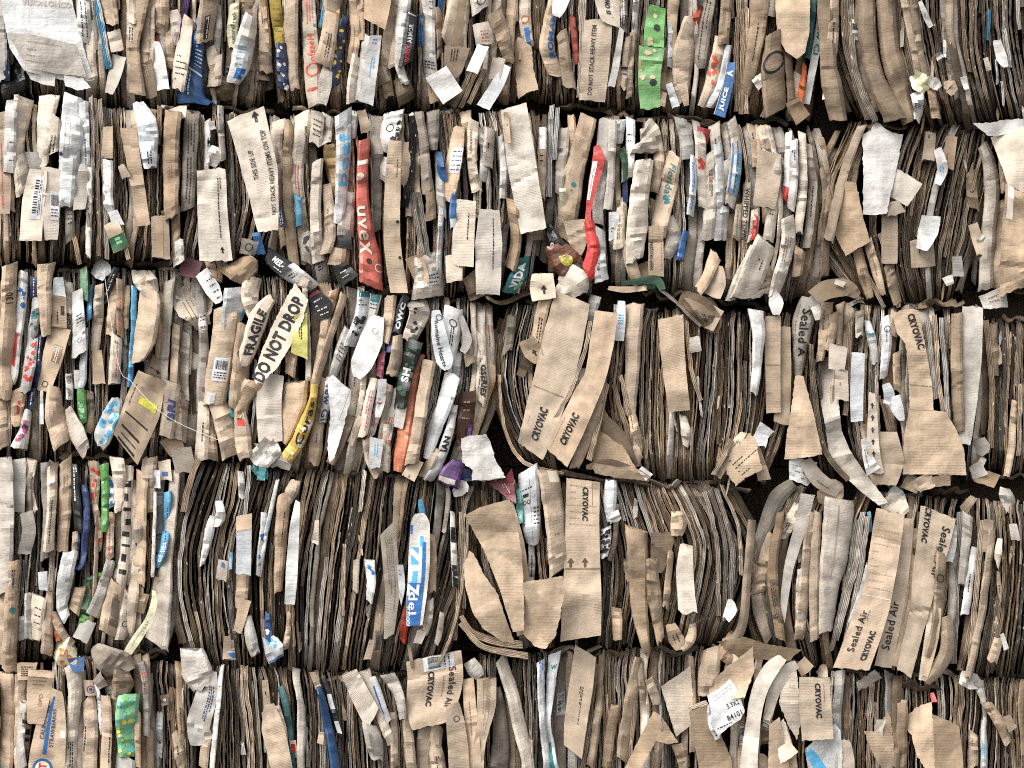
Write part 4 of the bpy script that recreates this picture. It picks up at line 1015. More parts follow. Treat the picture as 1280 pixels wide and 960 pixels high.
B('bale with a slanting do-not-drop panel and a bright yellow card, third row',
  [(243,335),(249,450),(245,576)], [(612,378),(612,480),(572,606)], 'L', (246,596,359,588), '''
p mr 4.6 226,332,24 250,338,22 n=carton_strip m=coated_paper br=1.1
p w 4.8 252,340,18 266,362,20 274,378,10 m=coated_paper / M .2 .95 -.1 .7 bk 4 h # white carton flap printed in black
f k1 4.2 258,318,16 268,330,22 270,350,14 amp=.012 / M .3 .9 -.3 .4 bk 2 d
f k2 2.4 292,328,36 306,338,40 316,350,20 amp=.02 cr=3 rt=.05
f k0 3 318,345,22 312,370,24 318,398,14 amp=.02 cr=4
f w 3.8 297,360,32 293,385,32 288,410,20 bul=.2 cr=1 / M .35 .5 -.3 .3 g1 2 h / B .62 .8 .5 .9 lb # white box top above a tan column
f k1 5 285,383,34 281,420,34 275,462,32 271,484,30 268,506,28 amp=.006 cr=1 bul=.55 br=1.05 rt=.02 / L .52 .76 -.5 .75 w b / L .88 .99 -.8 -.05 w n # smooth rounded tan column with a white barcode label
f k1 3.4 270,500,22 282,530,28 290,570,26 cr=3
f k0 2.8 255,505,14 252,575,18
f k1 2.6 262,520,14 264,574,18 cr=4
f rd 1.6 301,405,8 297,440,6 n=carton_strip
f k1 3.6 306,406,18 303,440,22 298,500,24 296,515,20 cr=1 / R .35 0 6 bk / C .35 0 3 k3 # tan carton with a dark oval stamp
f k0 4.6 340,372,12 325,395,24 313,430,22 304,458,14 cr=1 amp=.008 / T FRAGILE|.52|.1|60|13|u|bk # pale carton lettered fragile
q k0 7 369,354 376,364 385,374 378,402 364,430 348,458 332,474 320,480 317,470 328,436 342,404 358,372 fs=.7 j=1.4 br=1.06 / T DO NOT DROP|348|424|116|17|-63|bk # big pale slanting panel with a do-not-drop notice
p k0 6.4 375,350,14 385,355,10
f k1 3.4 322,478,30 304,500,22 302,520,14 cr=3
f k1 3 300,515,14 304,550,22 308,572,18 cr=2 / B .15 .3 -.6 .4 rd
f tg 1.8 288,480,8 292,530,8 m=coated_paper n=carton_strip br=1.4
p g1 4.4 340,468,30 336,505,32 338,552,30 cr=1 amp=.008 br=1.1 tilt=.2 # grey white sheet with a notched side
f w2 3.8 322,556,34 332,566,42 344,576,24 amp=.03 cr=5 n=plastic_film m=plastic_film / S .1 .9 -.8 .8 g1 12 # crumpled bubble plastic
f k1 4 371,478,28 365,505,34 358,535,22 352,552,14 cr=0 amp=.008 br=1.02 / M .1 .85 -.75 -.65 nv 1 d # tan flap with a curved blue line
p ly 5.2 376,392,16 375,420,19 374,445,21 cr=0 br=1.0 b=4 / M .2 .6 -.2 .3 bk 2 d # bright yellow card
f yl 5.5 393,480,9 391,500,10 384,525,17 372,552,18 358,574,16 cr=3 amp=.012 m=coated_paper n=crushed_carton br=1.05 / T Curas|.5|.0|58|10|u|bk / S .45 .95 -.1 .9 w 12 # yellow carton lettered in black
f k1 3 366,440,12 362,470,14
p bk 4.6 392,366,14 402,384,30 408,398,14 tilt=.3 m=coated_paper n=carton_flap / M .2 .9 -.5 .5 w2 4 h / B .0 .1 -.9 .9 mr # black carton end
f k1 2.8 412,372,20 404,420,10 396,470,12 388,490,10
f k1 3.4 430,368,10 416,410,9 402,455,9 396,480,8 amp=.006
f k1 2.6 418,362,12 408,400,10
f w2 3.2 436,412,14 426,440,16 412,478,8 n=paper_carton cr=2 / M .25 .6 -.5 .5 nv 5 h
f w 3.4 456,364,18 450,400,16 438,433,18 n=paper_carton cr=2 / B 0 .1 -1 1 tg / M .12 .28 -.7 .7 nv 2 h / S .4 .95 -.7 .7 bk 9 # white tube with teal cap and black blots
f w2 3 470,368,16 464,395,13 452,432,12 n=paper_carton cr=2 / B 0 .14 -1 1 tg / M .15 .3 -.7 .7 nv 2 h / S .5 .95 -.6 .6 og 4
p w 5 473,396,14 464,425,30 452,455,28 446,472,10 cr=2 amp=.008 / R .22 .1 4 g1 # rounded white card
q w 4.4 409,474 416,468 426,478 439,488 438,500 428,540 418,572 412,578 409,560 413,520 fs=.5 br=.98 / B 430|505|2|40|20|g1 # white pointed card
f w 3.4 412,472,10 408,500,11 403,528,9 n=paper_carton cr=0 / T New Gl|.5|.1|52|9|d|nv # white carton edge with navy lettering
f k1 3 398,525,14 394,560,18 392,580,14 / M .3 .9 -.4 .4 nv 1 d
f k2 2.6 438,520,12 424,555,14 412,580,12
f k1 2.4 452,520,10 438,556,12
f k1 2.6 488,370,16 486,400,14 482,430,10 cr=4
f bk 3 508,370,10 500,392,14 496,416,12 m=coated_paper n=crushed_carton / T OWC|.55|.1|34|7|u|w # black carton with white lettering
f k0 3.4 520,376,24 524,392,26 512,425,18 amp=.03 cr=7 rt=.05 / S .2 .8 -.6 .6 bk 5
f nv 2.8 489,415,12 488,440,10 n=carton_strip m=coated_paper br=1.4
f k1 3.2 497,420,12 496,445,16 490,470,16 cr=3
f pk 2.4 477,440,10 474,470,8 n=carton_strip m=coated_paper
f bk 5.2 519,425,22 511,455,20 505,480,18 500,510,14 m=coated_paper n=crushed_carton cr=3 / T SH|.52|.0|18|10|u|w2 / S .02 .98 -.8 .8 dg 14 # black and dark green carton
f og 5.4 527,444,10 519,470,10 512,510,16 505,545,20 498,590,14 cr=3 amp=.01 m=coated_paper n=crushed_carton br=1.08 # tall orange carton
f w2 3 502,508,14 498,535,12
f k1 3 537,450,18 530,490,16 522,540,16 514,580,16 cr=3
f k0 2.6 468,474,12 460,510,12 453,545,12 / M .2 .9 -.5 .5 pk 2 d
f k0 2.8 476,490,10 470,520,11 463,545,10 / T love|.5|0|30|6|d|pk
p w 4 478,474,10 476,500,12 472,522,6
f k1 2.8 486,480,12 480,530,12 474,590,12 cr=3
p w2 3.8 471,548,18 468,585,14 / M .2 .6 -.4 .4 lb 2 d
f k1 3 458,548,12 462,575,12 472,596,10 bul=.5
f k0 2.6 484,530,10 482,590,12
p w 6 545,388,10 549,420,20 556,450,22 560,462,8 cr=0 amp=.005 / T Romaine Hearts|.55|-.2|58|6|d|bk / R .12 .4 4 bk # white carton panel lettered for lettuce
f w 3.8 568,384,24 564,420,22 560,462,16 cr=1 / M .3 .7 -.2 .3 bk 2 d / R .25 .1 5 bk # white carton with a ring mark
f w 5 566,468,22 556,505,20 544,535,18 534,572,10 cr=2 amp=.01 # long white rounded carton
f w 3.4 569,506,8 560,545,12 545,585,14 535,600,12 n=paper_carton / T IAN|.5|.1|20|8|u|bk
f w2 3.2 573,440,10 568,480,10
f k1 2 580,420,12 588,455,14
p g1 3.8 576,395,6 584,425,12 578,440,8
f k0 3.4 603,446,10 605,478,13 602,505,10 n=paper_carton cr=0 / T GSERIES|.5|.0|40|8|d|bk # pale spine with black lettering
f br 2 584,490,20 582,530,22 576,565,16 m=coated_paper n=crushed_carton br=.55 / M .1 .5 -.4 .4 k2 3 h # dark brown carton
f pu 2.6 588,530,5 585,552,4 m=coated_paper n=carton_strip
f pu 3.4 574,576,18 564,592,28 560,606,28 amp=.014 m=coated_paper n=crushed_carton br=1.15 / B .75 .95 -.9 .6 g1 # purple carton corner
f nv 2.6 584,586,16 582,602,20 m=coated_paper n=crushed_carton
f k1 2.6 522,575,16 510,598,18
f nv 2.4 511,575,7 508,596,8 m=coated_paper n=carton_strip br=1.4
f k1 3 545,560,12 530,596,14
''', sag=(0, 12))
B('bale with two long slanting tan cartons lettered side by side, third row',
  [(636,380),(622,480),(664,588)], [(985,392),(982,500),(952,606)], 'D', (628,978,359,588), '''
p k0 5.6 678,342,26 678,360,32 680,374,30 cr=1 tilt=.2 br=1.04 / A .62 .1 11 u bk # pale tan flap with a black arrow
f k0 3.6 700,346,40 716,356,46 722,370,26 amp=.02 cr=4 rt=.05
f k1 4.4 682,374,16 676,400,16 671,432,15 cr=1 / M .4 .95 -.4 .4 bk 2 d
p k2 4.8 658,424,20 666,440,24 674,452,12 tilt=.3 cr=1 / A .6 .1 9 u bk # small brown flap with an arrow
p k3 2 664,440,14 650,470,10
p k1 7 716,372,45 706,415,50 694,465,50 680,512,46 663,564,36 a=3 b=6 cr=0 tilt=.05 amp=.005 br=1.04 / T CRYOVAC|.82|.0|42|10.5|u|bk / B .605 .612 -.9 .8 k3 / M .8 .98 -.72 -.68 k3 1 d # widest slanting tan carton with black lettering
e k1 6 737,402,5 730,440,5 712,490,5 692,528,5 680,566,5
p k1 6.2 758,390,29 752,430,30 744,470,27 730,500,32 714,535,34 696,572,34 a=0 b=5 cr=1 amp=.008 br=1.03 / T CRYOVAC|.80|-.1|42|10|u|bk / M .75 .97 -.8 -.74 k3 1 d # narrower slanting tan carton with black lettering
f k0 3.6 727,460,14 722,485,22 716,500,10 amp=.012
f k1 4 752,475,12 742,520,16 728,560,16 718,585,12 cr=4 amp=.012
f g1 3 744,370,16 738,400,12 734,428,8 cr=4
p w 4.4 777,376,9 776,400,12 773,426,13 b=0 cr=0
f k1 3 794,380,24 792,420,20 790,470,18 786,520,16 amp=.006 cr=0
e k1 4 760,480,5 748,530,6 736,575,7 n=carton_strip
q k2 4 734,520 742,478 752,500 768,540 792,580 800,592 780,588 742,584 gx=.3 fs=.5
q k1 6 740,583 744,579 780,585 812,596 806,601 770,597 744,592 gy=-.6 fs=.4
p k1 4 733,584,5 760,581,16 790,590,14 812,599,7 j=1 tilt=.9 # tan carton side folded under the bale
p k3 2 752,520,10 770,550,30 790,586,20 tilt=.6
p w 5 800,586,8 812,597,12 cr=0
e k1 3 624,470,4 632,540,4 656,578,5 704,592,4
e k2 2 768,480,6 784,540,7 800,584,6
e k1 2.6 776,470,5 790,530,6 802,572,5
f k1 2.4 786,500,8 796,550,14 796,582,10
p k1 6.6 838,396,32 841,440,30 845,480,28 849,514,27 cr=0 tilt=-.1 b=0 br=1.05 # plain tan panel standing out of dark edges
p g1 4.2 868,421,12 869,440,16 cr=0
f k3 3 872,372,30 884,392,30 888,415,8 amp=.01
p k2 3 898,385,16 886,412,12 tilt=.7
e k1 3 858,400,4 864,460,5 876,500,5
e w2 1.6 872,470,3 876,520,3
e w2 1.4 835,490,3 846,540,3
f k0 3.2 853,520,8 858,545,14 856,558,8 amp=.02
f w 4 945,388,20 948,420,16 946,455,13 942,492,10 bul=.2 cr=1 # white ribbon of card
p k1 4.2 966,395,20 966,460,19 967,516,18 cr=0 / B .5 .51 -.9 .9 k3 # plain tan panel near the end
p k2 3.8 980,408,16 980,470,18 977,530,20 cr=0
q k1 6 903,577 916,562 938,541 944,548 948,568 953,586 936,594 919,608 912,597 j=2.2 gx=.2 br=1.04 / M 930|572|34|34|-42|bk|6 # torn tan flap with small print
e k1 5 916,548,6 904,572,6 892,594,6
f k1 3 930,540,8 912,566,14 896,596,12
q w 5 941,547 946,536 950,527 968,539 960,548 957,560 952,551 947,558 944,552 j=1 # torn white card
p k1 3 944,560,12 956,600,16
e w2 1.2 770,380,4 766,430,4
f g2 1.6 640,395,12 634,440,12
''', sag=(0, 6))
B('bale with a wide flared tan flap and a long curled grey sheet, third row',
  [(1008,378),(994,490),(1016,604)], [(1220,386),(1222,480),(1215,600)], 'M', (1006,1218,359,588), '''
f g1 3.6 1010,372,16 1004,400,28 1000,440,18 998,470,10 cr=1 bul=.6 / T Sealed A|.45|.2|60|12|d|bk / M .1 .5 -.8 -.5 g3 1 d # grey rolled carton with black lettering
p w2 5 1014,370,18 1020,385,12 1022,400,6 tilt=.5
f k1 2.8 1034,378,16 1030,420,14 1024,450,10
f k1 2.4 1044,390,14 1036,440,10
q k1 5.2 994,470 1004,470 1016,512 1028,568 1006,572 980,574 984,540 990,505 gx=.3 br=1.04 fs=1.2 # wedge shaped tan carton
f w2 4 1004,574,36 1002,590,34 998,603,24 amp=.014 n=plastic_film m=plastic_film / M .2 .9 .1 .7 bk 3 h / M .2 .7 -.5 0 g3 2 h # clear plastic packet with small print
q g1 6 1016,449 1041,445 1047,490 1052,538 1062,562 1082,592 1110,628 1099,632 1078,616 1054,594 1036,566 1031,530 1024,492 gx=.35 fs=1.6 j=.7 amp=.006 br=.98 # long curled grey sheet reaching below the bale
p g2 3 1006,575,16 1024,600,20 1050,615,16
e k3 3 1014,430,6 1018,490,7 1030,560,7 1060,600,7
p g1 3.6 1048,432,24 1046,462,20
p k0 3.8 1052,462,16 1052,500,18
e k2 2 1062,400,7 1060,470,7 1056,520,7
p w 5 1073,441,17 1071,490,17 1071,527,15 cr=0 # white card panel
f k0 3 1074,388,12 1074,420,10
f w2 3.2 1084,400,8 1090,425,12 1094,455,8 tilt=.5
f k1 3 1082,530,16 1092,570,22 1098,606,16
p k1 4 1108,540,26 1112,575,36 1108,606,24 tilt=.2
p k0 5.6 1090,492,8 1091,530,13 1092,565,16 1096,592,18 j=4 cr=1 / A .15 0 7 u bk / A .3 0 7 u bk / A .45 0 7 u bk / A .6 0 7 u bk / A .75 0 7 u bk # torn tan strip with a column of arrows
p w2 4.6 1080,548,8 1086,575,14 1092,590,20 / M .3 .9 -.6 .4 g3 2 d
f w 3.8 1108,396,13 1108,430,14 1104,472,9 / R .2 .1 4 nv / M .2 .6 -.4 .4 g3 1 d # white card with a logo
p w 5 1107,480,10 1112,494,14 1108,505,8 tilt=-.4
p w 5.2 1116,496,18 1122,512,16 1128,526,6 tilt=.4 # torn white paper corner
f k1 2.8 1120,440,10 1122,490,9
e k3 2 1102,500,5 1112,540,6 1120,590,6
q k1 6.4 1116,396 1124,388 1140,386 1148,388 1158,440 1165,480 1167,513 1182,515 1196,538 1205,562 1208,594 1170,593 1128,593 1130,545 1137,508 1136,470 1132,430 1121,416 j=1 fs=.6 gx=-.08 br=1.07 / T CRYOVAC|1145|414|46|9.5|72|bk / M 1152|482|30|6|5|k3|1 / B 1150|512|32|1|4|k2 # wide flared tan flap with black lettering
f k1 2.6 1120,390,12 1116,420,12
e g1 2 1160,400,6 1164,440,6 1170,500,7
e k1 1.4 1168,396,6 1174,480,6 1180,520,6
e g1 1.6 1176,398,6 1181,460,6 1186,530,6
p g1 4.6 1216,384,26 1214,440,27 1210,500,24 1206,556,14 j=3 cr=0 tilt=.2 # grey brown sheet with a torn edge
f k2 1.4 1196,392,14 1196,470,16 1200,540,14 amp=.006
p k1 3 1150,596,30 1160,612,20
p k2 3 1176,594,24 1178,608,20
''', sag=(0, 4))
B('dark bale of frayed brown edges at the end of the third row',
  [(1228,396),(1230,480),(1226,590)], [(1470,420),(1470,500),(1470,622)], 'D', (1232,1462,359,588), '''
e k2 2.4 1232,400,7 1240,480,7 1238,560,7
f k2 1.6 1242,404,10 1244,470,10
p g1 4 1224,548,14 1228,560,22 1232,568,10 tilt=.6
p g1 3 1218,580,16 1226,596,20 tilt=.4
p k2 3 1236,590,30 1230,606,26
f k1 2.4 1268,500,8 1264,560,10 1258,596,8
f g1 3 1256,610,12 1258,622,20 1262,642,10 amp=.02 m=plastic_film n=plastic_film # torn plastic scrap hanging below the sheets
p k0 3 1230,572,8 1222,588,10
e k1 2 1276,480,6 1274,570,6
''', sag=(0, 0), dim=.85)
# ---- fourth row
B('bale of thin pale cartons with a bright light blue strip, fourth row',
  [(-70,575),(-70,828)], [(224,578),(222,700),(206,812)], 'L', (-75,216,590,832), '''
f g1 3 6,572,18 8,620,20 7,680,20 6,740,18 cr=2 br=1.05
p g1 5 22,574,20 23,605,18 22,640,17 cr=1 br=1.05 # pale grey card folded over the top
p g1 4 33,640,16 36,665,18 30,692,16 tilt=-.5 amp=.014
f k1 2.6 8,690,20 6,760,18 4,830,12
f k1 3 18,700,14 14,770,18 12,840,20 cr=2 / M .08 .25 -.4 .3 bk 2 d / C .45 .2 4 tg / M .7 .85 -.4 .4 g3 1 d # long pale flap with a green dot
f k0 2.6 40,574,14 36,610,12 44,640,10
f g2 2.2 56,578,12 58,640,10 56,700,10
f k0 2 66,582,14 64,640,12 60,690,14 / M .4 .9 -.4 .4 bk 1 d
f k1 2.6 82,574,16 82,620,16 78,690,14 cr=3
f bk 3 93,580,9 95,620,12 99,664,12 m=coated_paper n=crushed_carton cr=1 / M .05 .95 -.6 .6 w 2 d # black carton spine with white print
f nv 2.8 105,606,8 108,640,9 104,700,8 95,712,6 m=coated_paper n=carton_strip br=1.25 # navy carton edge
f k1 2.6 95,664,10 94,700,10 / B .1 .9 .4 .8 bl
f k1 2.8 117,576,14 119,600,13 118,630,11 / S .1 .9 -.6 .6 rd 8
f k1 2.6 118,630,8 124,660,9 122,690,10 / S .4 .9 -.5 .5 rd 4
f gr 3 130,580,12 132,620,10 130,664,9 br=.8 m=coated_paper n=crushed_carton cr=4 / S .1 .9 -.6 .6 lg 4 # green carton strip
f w 2.4 138,596,8 140,634,7 / S .1 .9 -.6 .6 bl 8
f k1 2.4 139,640,9 137,700,10 / M .1 .9 -.5 .5 rd 2 d
f k0 3.2 146,572,18 150,600,18 148,640,10 amp=.02 cr=4
f k0 3.4 160,582,14 159,620,14 157,680,13 150,740,14 cr=2 / B .12 .17 -.5 .7 bk / B .22 .28 -.8 .2 bk / B .33 .36 -.7 .7 bk / B .42 .47 -.2 .8 bk / B .52 .56 -.8 .6 bk / B .62 .64 -.8 .8 bk / B .7 .76 -.6 .3 bk / B .82 .86 -.7 .7 bk # pale strip with heavy black block print
f k0 2.6 167,600,10 166,680,10 162,730,12
f k1 3.2 178,590,16 176,620,15 175,680,16 173,730,16 cr=6 amp=.014 br=1.05
f k1 3.4 188,572,18 186,600,20 187,640,12 amp=.018 cr=4
f w 3 196,588,8 196,610,9
f w2 2.6 194,615,4 191,720,5
f k0 3 205,575,16 208,600,14 / B .6 .8 -.6 .4 bl
f lb 6 209,616,9 208,650,9 204,685,10 195,710,11 br=1.15 cr=1 m=coated_paper n=carton_strip / M .2 .7 -.2 .3 nv 1 d / T of lila|.78|0|26|6|u|w # bright light blue strip of card
f g1 4.4 219,588,15 215,640,13 208,700,16 204,740,24 196,806,32 bul=.15 cr=0 amp=.006 br=1.08 rt=.01 # long grey white sheet widening downward
f k1 2.4 200,720,12 196,745,14
f w 3.4 88,690,18 82,720,20 78,755,16 84,774,12 amp=.016 cr=4 # white crumpled bundle
f k1 2.6 100,735,14 92,765,16
f dg 2.4 112,720,14 104,770,16 m=coated_paper n=crushed_carton br=1.3 / R .4 0 5 k3
f gr 2.6 124,715,8 118,745,9 m=coated_paper n=crushed_carton br=.85
f gr 3 108,770,14 103,784,14 m=coated_paper n=crushed_carton br=.85
f g1 3 138,700,12 128,740,16 116,770,18 amp=.014 cr=3
f k1 3.6 146,730,18 140,765,26 136,793,26 cr=2 / T BEEF|.5|.3|40|10|u|g3 # tan carton stamped in grey
f k0 2.8 160,738,12 156,770,16 152,798,16 / M .1 .5 -.4 .4 bk 2 d / R .7 .2 4 bk
f k1 3 180,742,14 172,765,16
p w 4.6 53,715,12 54,738,11 cr=0
f k1 2.8 62,740,8 60,780,14 58,818,16 cr=2
f k0 3.2 50,745,20 46,775,20 44,800,12 / M .2 .7 -.4 .4 bk 3 h
f w2 2.6 36,740,10 36,800,12
f og 2 66,770,6 74,800,10 m=crushed_cardboard n=crushed_carton
f cr 3.4 70,806,24 82,816,40 96,822,20 amp=.03 cr=6 rt=.04 / S .2 .8 -.8 .2 og 9 # crumpled carton end with an orange tint
f k1 2.4 66,765,10 80,795,12 92,806,10
f g1 2.2 112,775,18 100,800,20
f g1 2.4 30,770,14 27,800,12
f g2 2 36,590,8 36,660,8
''', sag=(0, 8))
B('dense dark bale of corrugated edges with a blue and white carton strip, fourth row',
  [(252,576),(222,700),(242,838)], [(592,604),(584,700),(542,834)], 'D', (234,576,590,832), '''
e k1 3 586,640,4 580,720,4 566,790,4 548,830,4
e k2 2.4 249,574,8 238,600,8 228,640,8
p g2 1 226,560,26 232,590,26
f w 3.4 266,646,8 262,665,13 252,706,5 # white torn sliver
f w2 3.6 274,626,10 276,645,13 272,658,7
f w2 2.6 301,590,8 302,606,9 303,622,8
p w 4.6 305,644,20 305,680,19 304,718,19 cr=0 / B 0 .24 -1 1 k1 / B .24 .26 -1 1 k2 # white panel under a tan top
f k1 2.8 304,718,17 302,745,16 301,760,14
e w2 3 312,582,4 308,630,5 298,690,5
f w 2.8 330,640,8 326,690,8 322,720,6 / S .3 .9 -.5 .6 bl 5
f lb 2.6 289,690,4 288,712,4 m=coated_paper n=carton_strip
f k0 2.4 279,700,12 276,725,14 / S .1 .5 -.4 .4 bl 2
f k1 3.2 357,615,17 352,660,16 350,705,14 348,740,10 cr=0 / M .2 .45 .1 .4 bk 1 d # smooth tan folded carton
f k1 3 370,600,12 364,615,18 358,630,8 amp=.014
p w 5 372,626,6 368,660,12 365,710,15 362,756,13 cr=0 amp=.003 # tall plain white card
f w2 2 347,600,5 334,660,6 324,720,5
p k1 3 306,750,16 300,778,12 296,790,10 tilt=.5
f g1 3 310,770,10 314,800,16 320,818,12
p k1 3.6 284,795,8 284,824,12
f k1 2.8 288,800,8 290,825,9 / B .5 .9 -.9 .9 bl
f bl 3 334,766,6 335,785,9 336,800,10 m=coated_paper n=crumpled_wrapper / S .4 .8 -.6 .6 w 2
f w 3.6 336,796,18 342,812,24 346,826,20 amp=.014 cr=3 n=crumpled_wrapper / S .1 .5 -.4 .5 lb 4 / B .9 1 -.9 .9 bl # crumpled blue and white wrapper
f k1 2.8 362,766,6 360,790,7 356,812,9
p g2 5.4 484,660,20 488,700,20 490,745,18 486,796,12 a=-8 b=-4 cr=0 br=1.12 / M .1 .75 -.5 .5 g3 4 d # grey flap printed with dense small text
p w 4.4 500,706,8 502,730,9 500,750,5 b=6
f w2 2.8 462,700,14 464,725,12 462,752,9 amp=.014 / S 0 .3 -.5 .5 bl 3
f k1 2.4 446,700,8 444,740,8
p w2 5 524,642,10 525,655,24 524,700,27 521,745,25 518,782,20 cr=0 amp=.004 rt=0 br=1.08 n=carton_flap m=coated_paper / B .2 .4 .05 .35 lb / B .25 1 .3 .62 bl / B .3 .62 -.75 -.1 lb / B .62 1 -1 .45 bl / B .1 .18 -1 -.75 bl / T 7L|.45|-.3|44|15|d|w / T Z|.68|-.4|16|15|d|w / T del|.80|-.35|28|11|d|w / T frmont|.92|-.7|26|7|d|w # tall blue and white carton strip with slanted lettering
p lb 3.8 525,624,5 527,636,8 530,648,5 br=.8
f k1 3.2 539,668,10 541,700,11 540,740,10 cr=0 br=.95
f w 2.4 566,640,6 567,690,8 570,735,8 / B .2 .4 -1 1 bk / B .7 1 -1 1 bk
f rb 2.6 508,760,8 505,785,10 503,802,9 m=crushed_cardboard n=crushed_carton / B .5 1 .0 .6 rd
f k0 3 538,750,8 536,775,10 530,795,8 amp=.014
f k0 2.8 552,765,6 550,790,8 545,806,6
p g1 3 528,788,12 522,804,10
f bk 2 474,790,6 472,812,6
p k1 3 465,800,7 459,824,9
p w 4.4 568,606,14 576,612,26 580,618,12 tilt=.6
e g2 3.4 590,608,5 580,640,5 578,700,5 580,760,5
e k1 1.6 576,640,5 574,720,5 568,800,5
f tg 2 330,572,8 326,600,10 m=plastic_film n=plastic_film br=1.3
f g1 2 360,570,16 352,585,20 amp=.02
p k0 3.2 396,650,5 394,680,8
e k1 2.2 430,680,5 428,770,5
e k0 2.6 456,588,5 450,640,5
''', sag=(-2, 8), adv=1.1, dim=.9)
B('bale with tilted plain tan sheets and an upright lettered tan panel, fourth row',
  [(582,600),(578,700),(606,808)], [(902,604),(944,690),(906,806)], 'D', (586,926,590,832), '''
q k1 6 581,644 600,634 637,624 645,650 652,690 655,740 655,788 641,790 624,735 606,690 j=1 gx=.1 gy=-.1 fs=1 br=.96 / M 600|660|1|1|0|k2|1 # largest tilted tan sheet with a ribbed fold
p k1 6.6 636,628,10 644,680,24 652,740,22 655,794,18 cr=0 tilt=-.2 br=1.05
q k1 6.8 580,696 583,686 592,692 606,720 622,742 634,778 644,805 628,802 604,786 590,764 581,730 bend=.05 ba=40 gx=.15 j=.8 fs=.6 br=.92 # rounded brown sheet curling forward
e k1 4 576,770,6 590,790,8 620,802,10 654,806,10 n=folded_carton
e k1 5 576,780,5 600,806,7 630,815,9 660,820,9 n=folded_carton
e k2 3 580,600,5 579,680,6 578,770,6
e k0 2.6 606,770,4 602,740,4 594,700,4
f aq 3.6 647,612,7 649,635,9 651,654,8 amp=.02 m=plastic_film n=plastic_film # turquoise plastic sliver
f w 4.4 660,588,26 662,620,27 664,655,24 666,680,14 cr=1 bul=.4 amp=.008 n=paper_packet / T VOO|.42|-.45|13|6|h|bk / B .3 .345 -.95 -.1 bk / M .22 .25 -.9 .3 bk 1 h / M .5 .75 .3 .9 bk 5 h / B .005 .995 .04 .07 g3 # white paper packet with black print
f w2 3 664,680,7 665,705,9 664,726,7 / M .3 .9 -.5 .5 bk 1 d
f k1 4.8 684,588,26 690,620,26 696,665,26 700,713,28 cr=1 bul=.25 amp=.007 br=1.02 / B 0 .12 .0 .9 k0 / M .62 .66 -.2 .3 k3 1 h # plain tan strip with a taped top
p k1 6.4 729,600,42 728,650,42 728,700,44 727,750,50 726,798,50 cr=0 tilt=.06 amp=.0035 br=1.04 j=1 / T CRYOVAC|.15|.15|42|7.5|d|bk / B .01 .16 .55 .58 k3 / M .02 .3 -.8 .8 k2 7 h / A .52 -.65 12 u k4 / A .52 .15 12 u k4 / B .555 .565 -.95 .95 k3 # upright tan panel with black lettering and small arrows
q k1 5.6 653,728 680,724 703,720 705,745 699,776 694,796 682,811 668,808 654,792 656,755 j=1.4 fs=1.6 br=1.02 # lower tan carton crushed at the foot
f w 3.6 764,600,14 762,625,18 764,652,10 amp=.012 n=plastic_film m=plastic_film cr=2 # torn white plastic
p w 4 766,640,14 770,652,16 tilt=.4
f w2 3.2 757,660,14 757,680,14 754,698,10 n=crushed_carton / S .05 .95 -.8 .8 bk 16 # white carton end with black pattern
f k1 2 772,630,7 768,680,7 762,700,6
f k2 4.2 796,662,28 797,700,26 798,740,24 802,780,18 808,816,8 cr=1 bul=.2 amp=.008 br=1.02 # brown carton corner
p k2 4 828,666,30 826,690,26 820,715,14 tilt=-.5 cr=1
f k2 3.4 815,700,16 818,750,18 826,800,10 amp=.02 cr=4 j=6
f k1 3.2 846,640,14 848,655,22 846,670,14 amp=.03 cr=4 n=torn_scrap
p k0 4.8 858,682,16 856,715,22 858,745,22 860,766,24 j=6 cr=1 br=1.03 # torn pale panel
f k1 2.6 838,690,8 835,730,9 832,760,8 j=6
p k2 3 838,780,12 846,800,20 850,812,10
f k1 2.4 866,780,8 862,800,14 852,812,8
p w 5 912,748,5 914,762,16 908,774,10 tilt=.3 j=3 # small torn white scrap
e g2 2.4 880,614,6 896,680,6 898,770,6
e g3 2.4 888,612,6 906,680,6 905,775,6
e g2 2.4 896,612,6 914,680,6 912,770,6
e k1 2.6 902,606,4 922,660,5 926,720,5
e w2 1.2 918,680,3 917,730,3
p k2 3 940,650,10 934,720,10 928,780,12 910,812,14 amp=.008 bul=.5
f k3 1 690,600,10 690,640,12
f k1 2.2 770,760,14 772,800,12
''', sag=(0, 4))
